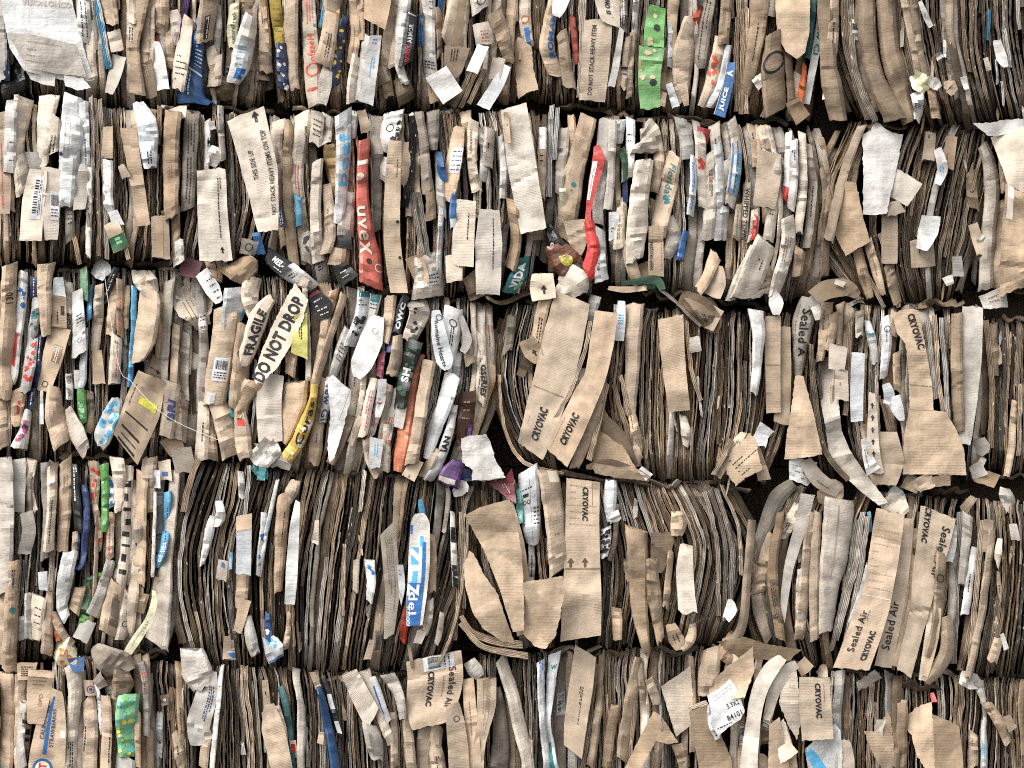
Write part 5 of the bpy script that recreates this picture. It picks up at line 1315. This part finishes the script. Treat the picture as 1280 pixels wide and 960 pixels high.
B('bale with several lettered tan cartons leaning together over a white torn card, fourth row',
  [(985,606),(938,720),(960,822)], [(1208,625),(1202,720),(1176,850)], 'D', (960,1204,590,832), '''
p g2 3 992,604,14 972,622,22 956,660,18 944,700,12 amp=.008 cr=1 roll=.5 fs=1.5 # grey corrugated sheet arching over
f k1 3.6 966,668,14 957,700,20 946,742,18 cr=7 amp=.012 # ribbed corrugated edge
f k2 2.4 944,700,10 950,760,20 962,800,14 amp=.008
f k3 2.6 976,640,10 966,720,14 976,800,12 amp=.006
f k2 2.2 986,640,10 976,720,14 990,815,14 amp=.006
f k0 3.4 998,630,12 990,650,18 978,672,12 amp=.03 cr=4 j=6 n=torn_scrap
p g1 4 1010,618,18 1000,660,16 986,710,12 978,770,8 b=8
f k1 2.8 1014,640,10 1008,700,12 1002,760,16 998,800,10 j=6 amp=.02
f w2 2.6 1000,715,8 1000,760,12 1002,800,6 j=8 amp=.02 m=crushed_cardboard n=torn_scrap
f k2 1.8 1022,640,10 1018,720,14 1018,800,12
f g1 4.4 1049,624,36 1047,660,38 1042,700,34 1036,740,24 1032,790,16 cr=0 bul=.3 amp=.005 br=1.05 / B .05 .6 -.05 .05 g2 # pale grey folded card
p k2 3.4 1030,606,24 1038,616,40 1046,628,20 roll=.4
e g1 3 1078,640,7 1066,720,7 1044,800,7
e g1 3.4 1085,645,7 1074,720,7 1056,810,7
e g2 2.4 1070,650,6 1060,720,6 1038,815,6
f lb 2 1086,640,5 1088,665,6 m=coated_paper n=carton_strip br=.7
q w 6.6 1083,702 1087,722 1091,736 1082,762 1075,764 1070,772 1060,778 1066,760 1075,735 j=.8 fs=.5 # white torn card
p k1 6 1113,640,36 1107,680,38 1099,730,36 1088,770,42 1064,836,44 a=2 b=-6 cr=0 amp=.0045 br=1.03 / T CRYOVAC|.84|.45|40|8|u|bk / T Sealed Air|.76|-.42|54|9|u|bk / M .62 .8 -.2 -.05 k3 1 d / B .53 .535 -.9 .9 k0 / M .05 .5 -.8 .8 k2 10 h # lowest lettered tan carton with two lines of black print
p k1 5 1136,648,12 1130,700,17 1120,760,20 1104,834,22 cr=0 amp=.005 br=1.04 / T Sealed Air|.72|-.2|62|10|u|bk # narrow lettered tan carton
p k1 4.2 1142,660,12 1138,720,14 1128,780,18 1118,832,20 cr=1 amp=.007 / M .4 .7 -.2 .4 k3 1 d / M .82 .93 -.5 .0 bk 1 d
p k0 4.8 1106,624,20 1118,634,36 1128,646,24 amp=.014 cr=2 tilt=.2
f w2 3.6 1112,612,16 1122,622,22 1130,630,10 amp=.03 cr=5 n=torn_scrap
e k3 2 1150,640,8 1143,720,8 1132,800,8
p k1 6.2 1173,640,46 1166,680,42 1156,724,32 1150,760,24 1140,800,22 1130,842,20 a=5 b=3 cr=1 amp=.0045 br=1.05 / T CRYOVAC|.10|-.55|44|8|d|bk / T Sealed Air|.23|.6|66|10|d|bk / M .2 .3 .2 .4 k3 1 d # broad lettered tan carton with print running downward
p w2 5.2 1192,655,6 1190,680,12 1186,702,10 j=3
f k2 3.4 1176,690,12 1174,740,14 1170,780,12 1160,820,10 amp=.007 / R .25 .1 5 bk # brown fold with a round mark
p k0 4.6 1166,740,6 1162,780,8 1152,850,8
p k1 4.2 1172,760,10 1166,800,14 1156,846,8
p k2 4 1182,770,14 1184,810,18 1172,836,18 1156,852,14 bul=.5 rb=0 amp=.007 # brown sheet curling under
f g1 3.2 1192,690,12 1190,760,11 1186,820,10
e g1 2.4 1200,640,8 1196,720,8 1192,830,8
f k2 2 1130,600,20 1150,608,20
''', sag=(0, 6))
B('dark bale of layered brown sheets with one white printed slip, last in the fourth row',
  [(1212,622),(1218,720),(1198,846)], [(1470,640),(1470,740),(1470,850)], 'D', (1212,1462,590,832), '''
p k1 3 1206,626,20 1214,634,26 tilt=.4
f g1 2.8 1210,644,14 1206,690,12 1202,730,10
f w 3.6 1218,684,9 1213,720,11 1206,768,11 bul=.1 cr=0 rb=0 / M .4 .8 -.3 .3 bk 1 d # white printed slip
e k1 2.6 1228,650,7 1222,720,7 1212,830,7
f k1 2.4 1240,660,9 1228,760,10 1210,848,10 amp=.006
f k0 2.8 1250,670,6 1248,690,10 1246,706,6 j=5 n=torn_scrap
p k2 3 1236,650,12 1234,690,12
f k1 2 1248,800,12 1240,826,14 j=8 amp=.02
p w2 2.4 1252,792,5 1258,812,7
p g1 3 1266,655,10 1270,675,12
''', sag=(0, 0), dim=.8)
# ---- fifth row
B('bale of tan strawberry cartons with a green scaly print, bottom row',
  [(-70,838),(-70,1048)], [(182,818),(188,900),(188,1048)], 'L', (-75,190,834,1048), '''
f k1 2.6 8,842,18 10,880,18 8,930,20 6,970,20 6,1040,20 cr=2 br=1.04 / R .6 0 4 lb
f k1 2.4 28,840,18 26,900,16 24,1040,16 cr=2
p k1 4.4 52,838,34 48,870,30 44,905,20 cr=1 br=1.02 / T OPO|.55|.2|16|5|u|k3 / M .1 .3 -.6 .5 k3 3 h # tan flap
p k2 3 34,828,26 32,850,20 / M .2 .8 -.6 .6 bk 5 h
f w2 2.8 30,878,12 26,930,10 28,960,14
f k1 4.4 36,878,16 33,910,12 30,950,10 / B .05 .12 -.6 .9 bk / B .16 .24 -.6 .9 bk / B .32 .38 -.9 .8 bk / B .46 .56 -.8 .8 bk / B .62 .68 -.8 .8 bk / B .84 .98 -.7 .7 k4 # tan strip with heavy black bars
p k1 6 72,862,12 67,885,30 63,915,40 58,960,46 52,1040,48 cr=1 amp=.006 br=1.04 tilt=-.1 / B .05 .46 -.3 -.08 bl / T CALIFORNIA|.24|-.48|42|5|u|nv / T STRAWBERRIES|.27|.12|48|5|u|nv / R .56 -.22 13 bl / C .56 -.22 9.5 k0 / T NT|.565|-.22|16|10|u|rd / B .28 .33 .6 .95 k0 # tan strawberry carton with a blue stripe and ring emblem
f lb 3 80,942,7 78,970,10 m=coated_paper n=carton_strip
f k0 3 90,828,22 94,860,18 90,910,16 88,960,18 88,1040,18 cr=4 br=1.02
f bl 2 95,822,22 98,840,14 m=coated_paper n=carton_strip br=.8
f k0 2.8 101,840,14 101,900,14 100,1040,16 cr=2
f k1 3.4 112,850,16 114,870,14 / R .6 0 5 nv / C .6 0 2.4 nv
f k1 3.2 112,872,16 114,910,18 112,960,20 112,1040,20 cr=1 br=1.03 / M .2 .4 -.95 -.6 bk 1 d # tan carton with side lettering
f w 2.6 121,855,6 124,880,5 128,918,5
f k1 3 132,870,12 134,910,13 132,960,14 132,1040,14 cr=3 / M .3 .5 .3 .7 bk 1 d
f g2 4.6 118,808,14 132,822,34 148,832,40 158,840,24 amp=.03 cr=6 rt=.05 n=crumpled_paper # crumpled brown paper bow
f g2 3.4 130,848,20 120,856,14 amp=.02 cr=3 n=crumpled_paper
f k2 3.4 152,838,18 154,855,28 150,872,16 amp=.02 cr=3
f lg 6 161,868,28 159,890,30 159,915,28 160,946,22 cr=2 amp=.012 m=coated_paper n=crushed_carton br=.95 / S .02 .9 -.85 .85 aq 22 / S .3 .98 -.85 .85 ly 9 / S .02 .98 -.85 .85 gr 14 # bright green carton with a scaly print
f w2 3.4 158,944,24 158,975,26 158,1040,26 cr=2
f w2 3 176,826,8 182,860,9 183,920,8 m=crushed_cardboard n=folded_carton / M .1 .4 -.6 .5 rd 2 d
f k1 2.4 172,890,8 172,960,8
f k1 2.6 145,865,10 143,900,10
''')
B('bale of fine dark edges with a grey plastic wrapped sheet, bottom row',
  [(190,826),(192,900),(192,1048)], [(506,842),(516,920),(520,1048)], 'D', (192,516,834,1048), '''
f g1 4 240,812,28 246,840,38 254,860,24 amp=.016 cr=4 m=plastic_film n=plastic_film br=.92 # cloudy plastic film
p g1 4.6 262,838,18 258,870,28 248,905,30 246,932,16 cr=2 amp=.012 br=1.08 / M .2 .8 .1 .7 nv 3 d # grey sheet with faint blue print
f w 3 278,832,5 273,880,6 267,940,7 262,1000,6
f k1 2.4 258,925,12 254,960,12
p k0 3.6 256,905,6 262,925,12
f w2 2.4 200,890,8 199,930,9 198,970,8
f k1 2.6 218,915,8 224,940,14 230,970,10
f k3 3 205,868,10 206,882,9 / C .5 0 2 w2
p k1 3.8 331,850,8 334,885,9 cr=0
p k1 4.6 336,880,12 341,910,28 350,950,28 358,990,24 cr=4 amp=.014 br=1.03 # crushed pale tan carton face
f k0 3.4 346,882,8 352,910,12 358,960,12
f tg 3 350,858,8 357,880,9 362,910,8 366,950,7 370,1000,7 m=coated_paper n=carton_strip br=.8 # dark teal carton edge
f k0 3.2 366,925,8 368,948,8 / B .2 .7 -.6 .6 rd
f bl 3.2 398,858,6 404,880,10 411,910,11 418,950,12 424,1010,12 m=coated_paper n=carton_strip br=.7 # dark blue strip
f bk 2.6 404,845,7 414,880,9 426,920,8 m=coated_paper n=carton_strip / B .3 .55 -.6 .7 w / B .75 .95 -.6 .7 w # black strip with white patches
f k1 2.4 390,840,7 398,860,8
p k0 4.2 436,840,20 448,865,24 466,900,26 b=-10 cr=3 tilt=.2 br=.98 # pale crushed flap
f g1 3.4 462,905,18 468,930,22 472,950,14 cr=2
f w 3.2 466,846,8 474,870,10 486,902,8 / B .2 .8 -.8 -.4 bl
f k0 2.6 456,838,14 470,880,12 490,930,12
f g1 3.2 484,842,18 498,866,14 504,900,8 amp=.016 cr=3
f k1 2.4 492,890,9 494,960,10
f k1 3 508,880,12 512,940,14 520,1000,12
e w2 1.4 383,910,4 384,960,4
p k1 2.8 402,915,6 400,930,8
e w2 1.4 328,890,3 332,940,3
e w2 2 303,930,4 304,944,6
''')
B('bale with a torn lettered tan panel under a barcode label, bottom row',
  [(512,824),(516,900),(520,1048)], [(866,806),(862,900),(862,1048)], 'M', (514,860,834,1048), '''
p k1 6.4 542,820,70 544,850,70 540,880,64 538,908,44 cr=1 amp=.006 br=1.04 j=3 b=-6 / T CRYOVAC|.46|-.15|44|8|d|bk / T Sealed Air|.48|.62|50|9|d|bk / M .3 .6 .25 .35 k3 1 d / L .0 .2 -.4 .72 w d # torn tan panel with black lettering and a barcode label
p k1 5.4 565,880,18 570,910,24 574,960,26 574,1040,24 cr=3 amp=.012 / R .12 .2 4 bk # crushed tan carton lower
f k1 3.4 548,905,16 544,930,16 548,960,20 552,1040,20 cr=4 / M .3 .5 -.3 .3 bk 2 d
f k1 3 534,905,22 530,950,20 530,1040,20
f w2 3.4 586,826,16 594,838,20 600,846,12 amp=.02 n=plastic_film m=plastic_film
p k1 4.8 585,848,14 588,890,16 592,940,18 596,1040,16 cr=2 amp=.008 br=1.02
p k1 5 608,848,24 608,880,24 604,910,16 598,945,14 596,1040,16 cr=2 amp=.01 br=1.02 / M .0 .4 -.4 .4 k3 6 d # tan carton with a ruled print
f g3 1.6 622,860,8 626,910,20 624,960,24 624,1040,24 amp=.012
f k0 4 626,822,16 638,860,16 650,910,18 660,960,16 666,1040,16 cr=0 amp=.004 bul=.15 # long smooth pale sheet
f w 3.6 676,826,10 676,860,9 678,900,8 684,960,10 690,1040,10 cr=0 / M .0 .2 -.6 .6 bl 3 d
f w 4 693,816,16 688,860,11 684,900,9 688,940,13 696,980,14 700,1040,14 cr=0 / T W|.08|.1|7|6|h|tg / B .5 .72 -.8 .3 tg # white tube of card with a teal patch
p k1 6.2 732,814,28 726,860,30 720,900,29 716,940,24 a=6 b=8 cr=0 amp=.004 br=.98 / M .35 .72 -.1 .25 bk 3 d # plain tan leaning panel with small print
e k2 2.4 745,830,6 738,900,6 728,960,6
f k2 2 752,820,8 746,900,10 738,960,12
f k2 2.8 770,880,14 764,910,14 758,960,12 j=5
f k1 3.4 797,822,8 792,860,16 784,910,20 778,950,16
q k2 5 817,889 826,908 818,930 800,962 790,1048 770,1048 780,962 798,925 j=1 gx=.5 br=1.08 # brown flap pushed forward
q k1 4.6 818,889 828,897 848,928 834,930 818,926
q k0 5.8 826,858 846,845 863,832 866,870 865,906 845,921 838,898 j=.7 fs=.6 br=1.03 gx=-.1 # ribbed pale square flap
f k1 2.8 864,820,7 866,870,8 866,940,9
f k1 2.4 812,850,12 822,880,12
f k2 2.4 800,830,8 806,880,10
f k1 1.8 848,930,18 856,960,14
''')
B('bale with an open brown box corner and a white address label, bottom row',
  [(872,806),(866,900),(866,1048)], [(1050,838),(1046,920),(1046,1048)], 'L', (870,1046,834,1048), '''
f k1 3 892,808,22 886,840,26 880,870,16 cr=2
f k2 2.6 905,800,30 915,815,36 920,830,20 amp=.02 cr=3 rt=.05
f k0 3.4 926,824,30 920,850,36 914,870,30 cr=1
q k2 7 861,890 884,880 892,888 902,920 914,948 922,1048 880,1048 874,960 866,920 gx=-.35 j=.6 fs=.5 br=1.08 # open brown box corner
e k0 7.4 861,886,4 872,882,5 884,878,6 n=folded_carton
q w 7.4 884,869 900,860 912,848 919,856 931,888 926,899 912,908 898,920 890,908 888,885 j=.8 fs=.8 bend=.03 ba=60 / M 902|866|26|8|-38|g1|2 / T 5.3X2|916|880|16|6|-25|bk / T 84101|918|894|20|7|-25|bk / M 908|906|24|4|-25|bk|1 # white address label bent over the box corner
f w 4 888,880,8 892,905,14 897,922,10 cr=3 / M .6 .95 -.4 .4 bk 3 h
p k0 5 978,822,12 964,836,20 950,862,20 942,900,18 936,960,22 934,1040,24 cr=1 amp=.008 br=1.05 # pale tan strip arching down
p k0 4.2 996,830,10 980,842,18 966,870,14 958,905,10 cr=2
f k2 2.6 962,900,18 956,930,24
f k0 3.4 968,876,8 958,900,8
q k0 5.4 982,846 996,838 999,872 1001,905 996,925 984,905 974,878 976,862 j=2 fs=1.4 br=1.04 / M 990|858|8|5|10|g2|2 # torn pale carton flap
q k1 4.6 888,852 920,826 941,808 943,838 931,872 906,874 886,868 gx=.3 br=1.02 fs=1.4
q k2 3.6 896,802 930,796 962,806 1002,812 986,826 940,824 912,816 gy=-.6 fs=1.4
q k1 5.6 962,905 974,896 986,950 990,1048 958,1048 960,960 gx=-.3 fs=1.2
p k1 6 1018,846,38 1019,880,40 1022,925,40 cr=1 amp=.005 br=1.04 / T CRYOVAC|.38|.2|44|7.5|d|bk / B .1 .4 .58 .62 k3 # upright lettered tan panel
q w 6.8 1006,936 1022,922 1044,904 1050,912 1053,930 1052,1048 1010,1048 1014,985 fs=.8 gx=.15 / B 1036|932|3|44|30|g1 # white coated flap
p lb 7.4 1010,938,10 1020,952,14 1030,968,14 br=1.1 cr=0 n=carton_flap # bright blue flap corner
p k0 4.6 1058,925,8 1056,950,24 1054,1040,30
f k1 3.4 975,905,12 978,930,24 984,960,26 986,1040,26 cr=2
q k0 5.4 968,912 980,898 984,912 990,930 998,940 988,948 976,955 972,935 j=1.5 fs=1.2
f k1 2.8 956,945,16 954,1040,20
f w2 3 958,902,14 966,908,10 / S .2 .8 -.5 .5 bk 3
f k2 2 1000,826,16 1010,840,20
''')
B('dark bale with torn brown flaps folded outward at its face, last in the bottom row',
  [(1046,838),(1046,920),(1046,1048)], [(1470,856),(1470,940),(1470,1048)], 'D', (1048,1462,834,1048), '''
p k0 5 1092,912,26 1104,914,30 tilt=.2
q k1 5.4 1080,914 1098,914 1110,888 1114,900 1118,940 1119,1048 1100,1048 1102,962 1090,940 j=1.6 gx=-.4 fs=1 # pale torn flap folded outward
f g1 2.6 1082,845,28 1088,856,34 amp=.02 m=plastic_film n=plastic_film br=.8
q k1 5.4 1132,896 1146,884 1164,877 1167,905 1169,950 1170,1048 1162,1048 1158,962 1146,945 1140,922 1133,908 j=2.4 gx=.3 fs=1.2 br=1.04 # broad flap with a ragged torn edge
q k2 5 1166,893 1184,900 1199,908 1204,950 1208,1048 1170,1048 1168,940 j=.6 gx=-.2 fs=.5 br=1.1 # smooth brown panel
f rd 2.8 1165,866,5 1168,878,7 br=1.1 m=coated_paper n=torn_scrap # small red scrap
f g1 3.4 1222,852,16 1230,880,6 1232,905,5 bul=.2
f w 3.4 1230,900,6 1230,930,9 1230,962,9 n=paper_carton
f w2 3 1200,846,16 1216,852,22 1224,858,8 amp=.02 n=torn_scrap
f k1 2.6 1218,915,10 1216,960,14
f k2 3 1232,878,12 1250,905,14 1260,930,10 amp=.014
p k1 3 1258,895,10 1266,912,12
f k2 2.4 1128,880,14 1126,960,16
p k1 2.8 1130,875,7 1128,885,8
''')
from mathutils import Matrix
tot = 0
for row in sorted({b[4][2:] for b in BALES}):                 # neighbours in a row press against each other
    rb = sorted([b for b in BALES if b[4][2:] == row], key=lambda b: b[4][0])
    for q, b in enumerate(rb):
        x0 = b[4][0] if q == 0 else (rb[q-1][4][1] + b[4][0]) / 2 + .5
        x1 = b[4][1] if q == len(rb) - 1 else (b[4][1] + rb[q+1][4][0]) / 2 - .5
        b[7]['x'] = (x0, x1)
for i, (label, L, R_, style, core, feats, kw, ex) in enumerate(BALES):
    r, nf, nm = bale('bale', label, L, R_, style, feats, 100 + i, core=(*ex['x'], *core[2:]), **kw)
    print('bale', i, 'features', nm, 'fill', nf, 'children', len(r.children)); tot += nf + nm
# ---------------------------------------------------------------- loose pieces caught between the rows
RND = random.Random(77); OUT[0] = .035
def loose(name, cat, label, lines):
    P = [parse(l) for l in lines.strip().split('\n')]
    x = P[0][3][0][0]; y = P[0][3][0][1]
    root = thing(name, label, cat, W(x, y, .02))
    for kind, col, d, pts, o, dec, lab in P:
        if kind == 'q': outline(col, d, pts, root, o, dec, lab)
        else: strip(kind, col, d, pts, root, o, dec, lab, step=3.5)
loose('flattened_carton', 'carton', 'black and white carton lying on a slant between the second and third rows', '''
f bk 6 333,316,14 346,328,22 360,338,24 bul=.12 cr=0 rt=0 rb=0 amp=.004 n=printed_half back=.12 / T MEL-|.55|.15|17|8|d|w / M .55 .9 -.75 -.4 w2 1 d
f w 6 358,336,24 372,346,22 392,360,14 bul=.12 cr=1 rt=0 rb=.02 amp=.006 n=plain_half back=.12 / M .2 .4 -.5 .2 bk 2 h''')
loose('crumpled_pouch', 'pouch', 'crumpled brown pouch with a round yellow badge below the red ribbon', '''
f bk 5 684,284,10 692,300,18 698,312,26 bul=.5 n=pouch_top amp=.012 cr=3 m=plastic_film back=.1 / T o|.7|-.5|7|6|u|w
f br 5.4 694,306,26 706,324,38 718,340,34 bul=.5 n=pouch_body amp=.016 cr=3 m=plastic_film back=.1 br=1.25 / C .58 .1 7.5 ly / S .45 .7 -.15 .35 k1 4
f bk 5 716,338,34 728,350,30 740,362,18 bul=.5 n=pouch_base amp=.012 cr=2 m=plastic_film back=.1''')
loose('foam_block', 'foam', 'torn off-white foam block wedged beside the purple carton', '''
q w2 9 576,548 592,544 608,543 613,552 618,572 632,596 612,600 590,600 592,588 578,578 j=1.6 back=.1 n=foam_slab br=1.1 fs=1.2 m=crushed_cardboard
q cr 9.6 590,587 604,592 626,592 632,597 612,601 590,601 gy=.5 back=.05 n=foam_ledge''')
loose('carton_wedge', 'carton piece', 'dark red carton wedge pointing down beside the off-white foam', '''
q mr 6 610,604 630,598 640,586 643,610 645,630 636,624 620,612 gx=.3 n=printed_wedge br=1.15 back=.03 / M 632|610|12|6|60|k1|2''')
loose('paper_strip', 'paper', 'long pale yellow paper strip hanging out at the foot of the fourth row', '''
p cr 7 192,738,4 193,752,8 186,775,10 172,797,12 160,815,11 154,829,7 curl=.02 cr=0 amp=.005 n=paper_tail br=1.04 / M .4 .75 -.4 .3 g2 2 d''')
loose('bent_cardboard', 'cardboard', 'dark bent cardboard sheet poking out in front of the gap above the grey roll', '''
p k3 8 1018,372,22 1034,362,24 1058,360,22 1072,370,10 tilt=-.5 amp=.01 n=bent_face cr=1
p g1 8.6 1044,352,6 1056,356,8 n=torn_corner''')
loose('folded_sheet', 'cardboard', 'dark folded sheet sagging out of the gap above the plain tan panel', '''
p k3 5.5 850,372,20 870,384,34 890,402,26 892,416,8 tilt=.5 amp=.012 n=sagging_face cr=2
e g2 6 826,362,4 852,384,4 876,408,4 n=folded_rim''')
loose('plastic_wrap', 'plastic wrap', 'crumpled teal and white plastic on top of the dense dark bale', '''
f w2 4 318,560,10 334,568,20 346,582,14 m=plastic_film amp=.03 cr=5 n=clear_fold back=.06
f aq 4.2 316,580,12 326,588,18 330,600,10 m=plastic_film amp=.03 cr=4 n=teal_fold back=.06 br=.75''')
loose('green_carton_piece', 'carton piece', 'green edged carton piece lying flat in the gap over the thin dark edges', '''
p dg 7 776,354,5 796,352,8 820,350,12 828,362,8 tilt=.3 n=green_face br=1.1 cr=1
p k1 6.5 760,360,5 782,362,8 808,360,6 n=tan_underside''')
OUT[0] = 0.0
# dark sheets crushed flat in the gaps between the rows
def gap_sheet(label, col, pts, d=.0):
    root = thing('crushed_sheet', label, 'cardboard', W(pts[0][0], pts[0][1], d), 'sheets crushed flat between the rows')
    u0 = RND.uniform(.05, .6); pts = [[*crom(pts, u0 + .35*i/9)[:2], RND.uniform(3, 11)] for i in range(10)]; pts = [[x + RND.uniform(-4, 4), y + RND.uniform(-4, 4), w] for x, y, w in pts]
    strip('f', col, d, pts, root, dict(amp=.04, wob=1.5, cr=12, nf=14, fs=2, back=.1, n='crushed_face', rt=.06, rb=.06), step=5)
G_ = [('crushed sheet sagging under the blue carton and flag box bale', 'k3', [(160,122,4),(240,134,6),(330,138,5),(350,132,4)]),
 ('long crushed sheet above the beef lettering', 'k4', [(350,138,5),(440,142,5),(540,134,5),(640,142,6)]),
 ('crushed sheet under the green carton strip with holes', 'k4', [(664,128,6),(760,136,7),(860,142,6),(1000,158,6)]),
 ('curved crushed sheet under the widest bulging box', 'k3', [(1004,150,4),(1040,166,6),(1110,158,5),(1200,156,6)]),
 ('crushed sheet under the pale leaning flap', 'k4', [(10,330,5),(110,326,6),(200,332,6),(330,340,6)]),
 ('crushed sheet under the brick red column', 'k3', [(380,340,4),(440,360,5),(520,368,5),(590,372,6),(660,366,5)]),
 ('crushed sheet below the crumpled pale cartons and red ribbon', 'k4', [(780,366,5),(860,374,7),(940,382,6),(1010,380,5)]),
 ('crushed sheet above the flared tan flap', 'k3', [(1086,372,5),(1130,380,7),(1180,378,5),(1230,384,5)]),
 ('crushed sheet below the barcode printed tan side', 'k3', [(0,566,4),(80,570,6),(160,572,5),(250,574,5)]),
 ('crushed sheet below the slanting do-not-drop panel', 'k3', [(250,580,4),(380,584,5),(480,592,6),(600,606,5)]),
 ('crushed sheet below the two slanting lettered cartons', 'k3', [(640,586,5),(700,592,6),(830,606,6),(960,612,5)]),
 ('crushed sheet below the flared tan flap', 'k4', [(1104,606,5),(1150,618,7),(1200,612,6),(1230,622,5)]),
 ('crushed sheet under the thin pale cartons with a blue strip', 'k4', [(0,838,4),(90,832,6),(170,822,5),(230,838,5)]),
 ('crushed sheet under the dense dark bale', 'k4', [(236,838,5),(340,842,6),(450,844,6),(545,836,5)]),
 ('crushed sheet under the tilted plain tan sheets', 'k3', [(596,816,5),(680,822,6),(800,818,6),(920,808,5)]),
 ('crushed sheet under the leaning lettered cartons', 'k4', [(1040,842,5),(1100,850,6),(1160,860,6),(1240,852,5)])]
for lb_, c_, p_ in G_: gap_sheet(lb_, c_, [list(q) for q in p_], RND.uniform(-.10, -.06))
# thin baling strap lying across two bales
def strap(label, pts, r=.0013):
    V = []; F = []; n = 40; P = [[*q] for q in pts]; c = []
    for i in range(n + 1):
        x, y, d = crom(P, i / n); c.append(Vector(W(x, y, d)))
    for i, p in enumerate(c):
        t = (c[min(i+1, n)] - c[max(i-1, 0)]).normalized(); a = t.cross(Vector((0, 1, 0))).normalized(); b = t.cross(a)
        for k in range(6): V.append(tuple(p + a * r * math.cos(k*1.0472) + b * r * math.sin(k*1.0472)))
    for i in range(n):
        for k in range(6): F.append((i*6+k, i*6+(k+1) % 6, i*6+6+(k+1) % 6, i*6+6+k))
    F += [tuple(range(5, -1, -1)), tuple(range(n*6, n*6+6))]
    o = mesh_obj('plastic_strap', V, F, [MATS['plastic_film']], None, [(0, 0)] * len(V), None); o.color = (.72, .70, .66, 1)
    o['label'] = label; o['category'] = 'strap'
strap('thin white strap running slantwise past the light blue carton edge', [(130,340,.07),(148,455,.09),(165,478,.085),(205,518,.085),(260,545,.06),(322,566,.07)])
strap('thin white strap loop hanging on the white crushed carton', [(118,138,.06),(100,180,.07),(78,235,.07),(56,290,.06)])
# ---------------------------------------------------------------- ground, sky, sun, camera
def slab(name, x0, x1, y0, y1, z, m):
    V = [(x0, y0, z), (x1, y0, z), (x1, y1, z), (x0, y1, z), (x0, y0, z-.2), (x1, y0, z-.2), (x1, y1, z-.2), (x0, y1, z-.2)]
    o = mesh_obj(name, V, [(0, 1, 2, 3), (7, 6, 5, 4), (0, 4, 5, 1), (1, 5, 6, 2), (2, 6, 7, 3), (3, 7, 4, 0)], [MATS[m]], None, None, None, smooth=False)
    o['kind'] = 'structure'; return o
slab('ground', -60, 60, -60, 60, CAMZ - (1049 - 480) * PX, 'asphalt')
w = bpy.data.worlds.new('World'); SC.world = w; w.use_nodes = True
nt = w.node_tree; bg = nt.nodes['Background']
sky = nt.nodes.new('ShaderNodeTexSky'); sky.sky_type = 'NISHITA'; sky.sun_disc = False
SUN_EL, SUN_AZ = math.radians(50), math.radians(226)         # azimuth clockwise from +Y
sky.sun_elevation = SUN_EL; sky.sun_rotation = SUN_AZ; sky.air_density = 1; sky.dust_density = 4
hs = nt.nodes.new('ShaderNodeHueSaturation'); hs.inputs['Saturation'].default_value = .22
nt.links.new(sky.outputs[0], hs.inputs['Color']); nt.links.new(hs.outputs[0], bg.inputs[0]); bg.inputs[1].default_value = .145
sd = bpy.data.lights.new('Sun', 'SUN'); sd.energy = 1.15; sd.angle = math.radians(32); sd.color = (1, .97, .94)
so = bpy.data.objects.new('Sun', sd); COL.objects.link(so)
sv = Vector((math.sin(SUN_AZ) * math.cos(SUN_EL), math.cos(SUN_AZ) * math.cos(SUN_EL), math.sin(SUN_EL)))
so.rotation_euler = sv.to_track_quat('Z', 'Y').to_euler(); so.location = sv * 20
cd = bpy.data.cameras.new('Camera'); cam = bpy.data.objects.new('Camera', cd); COL.objects.link(cam)
cam.location = (0, -DIST, CAMZ); cam.rotation_euler = (math.pi / 2, 0, 0)
cd.sensor_width = 36; cd.lens = 36 * DIST / (1280 * PX); cd.clip_end = 500
SC.camera = cam
SC.view_settings.view_transform = 'Standard'; SC.view_settings.look = 'None'; SC.view_settings.exposure = 1.13; SC.view_settings.gamma = 1
SC.cycles.max_bounces = 6; SC.cycles.diffuse_bounces = 4
SC.cycles.use_denoising = False; SC.cycles.filter_width = 1.05
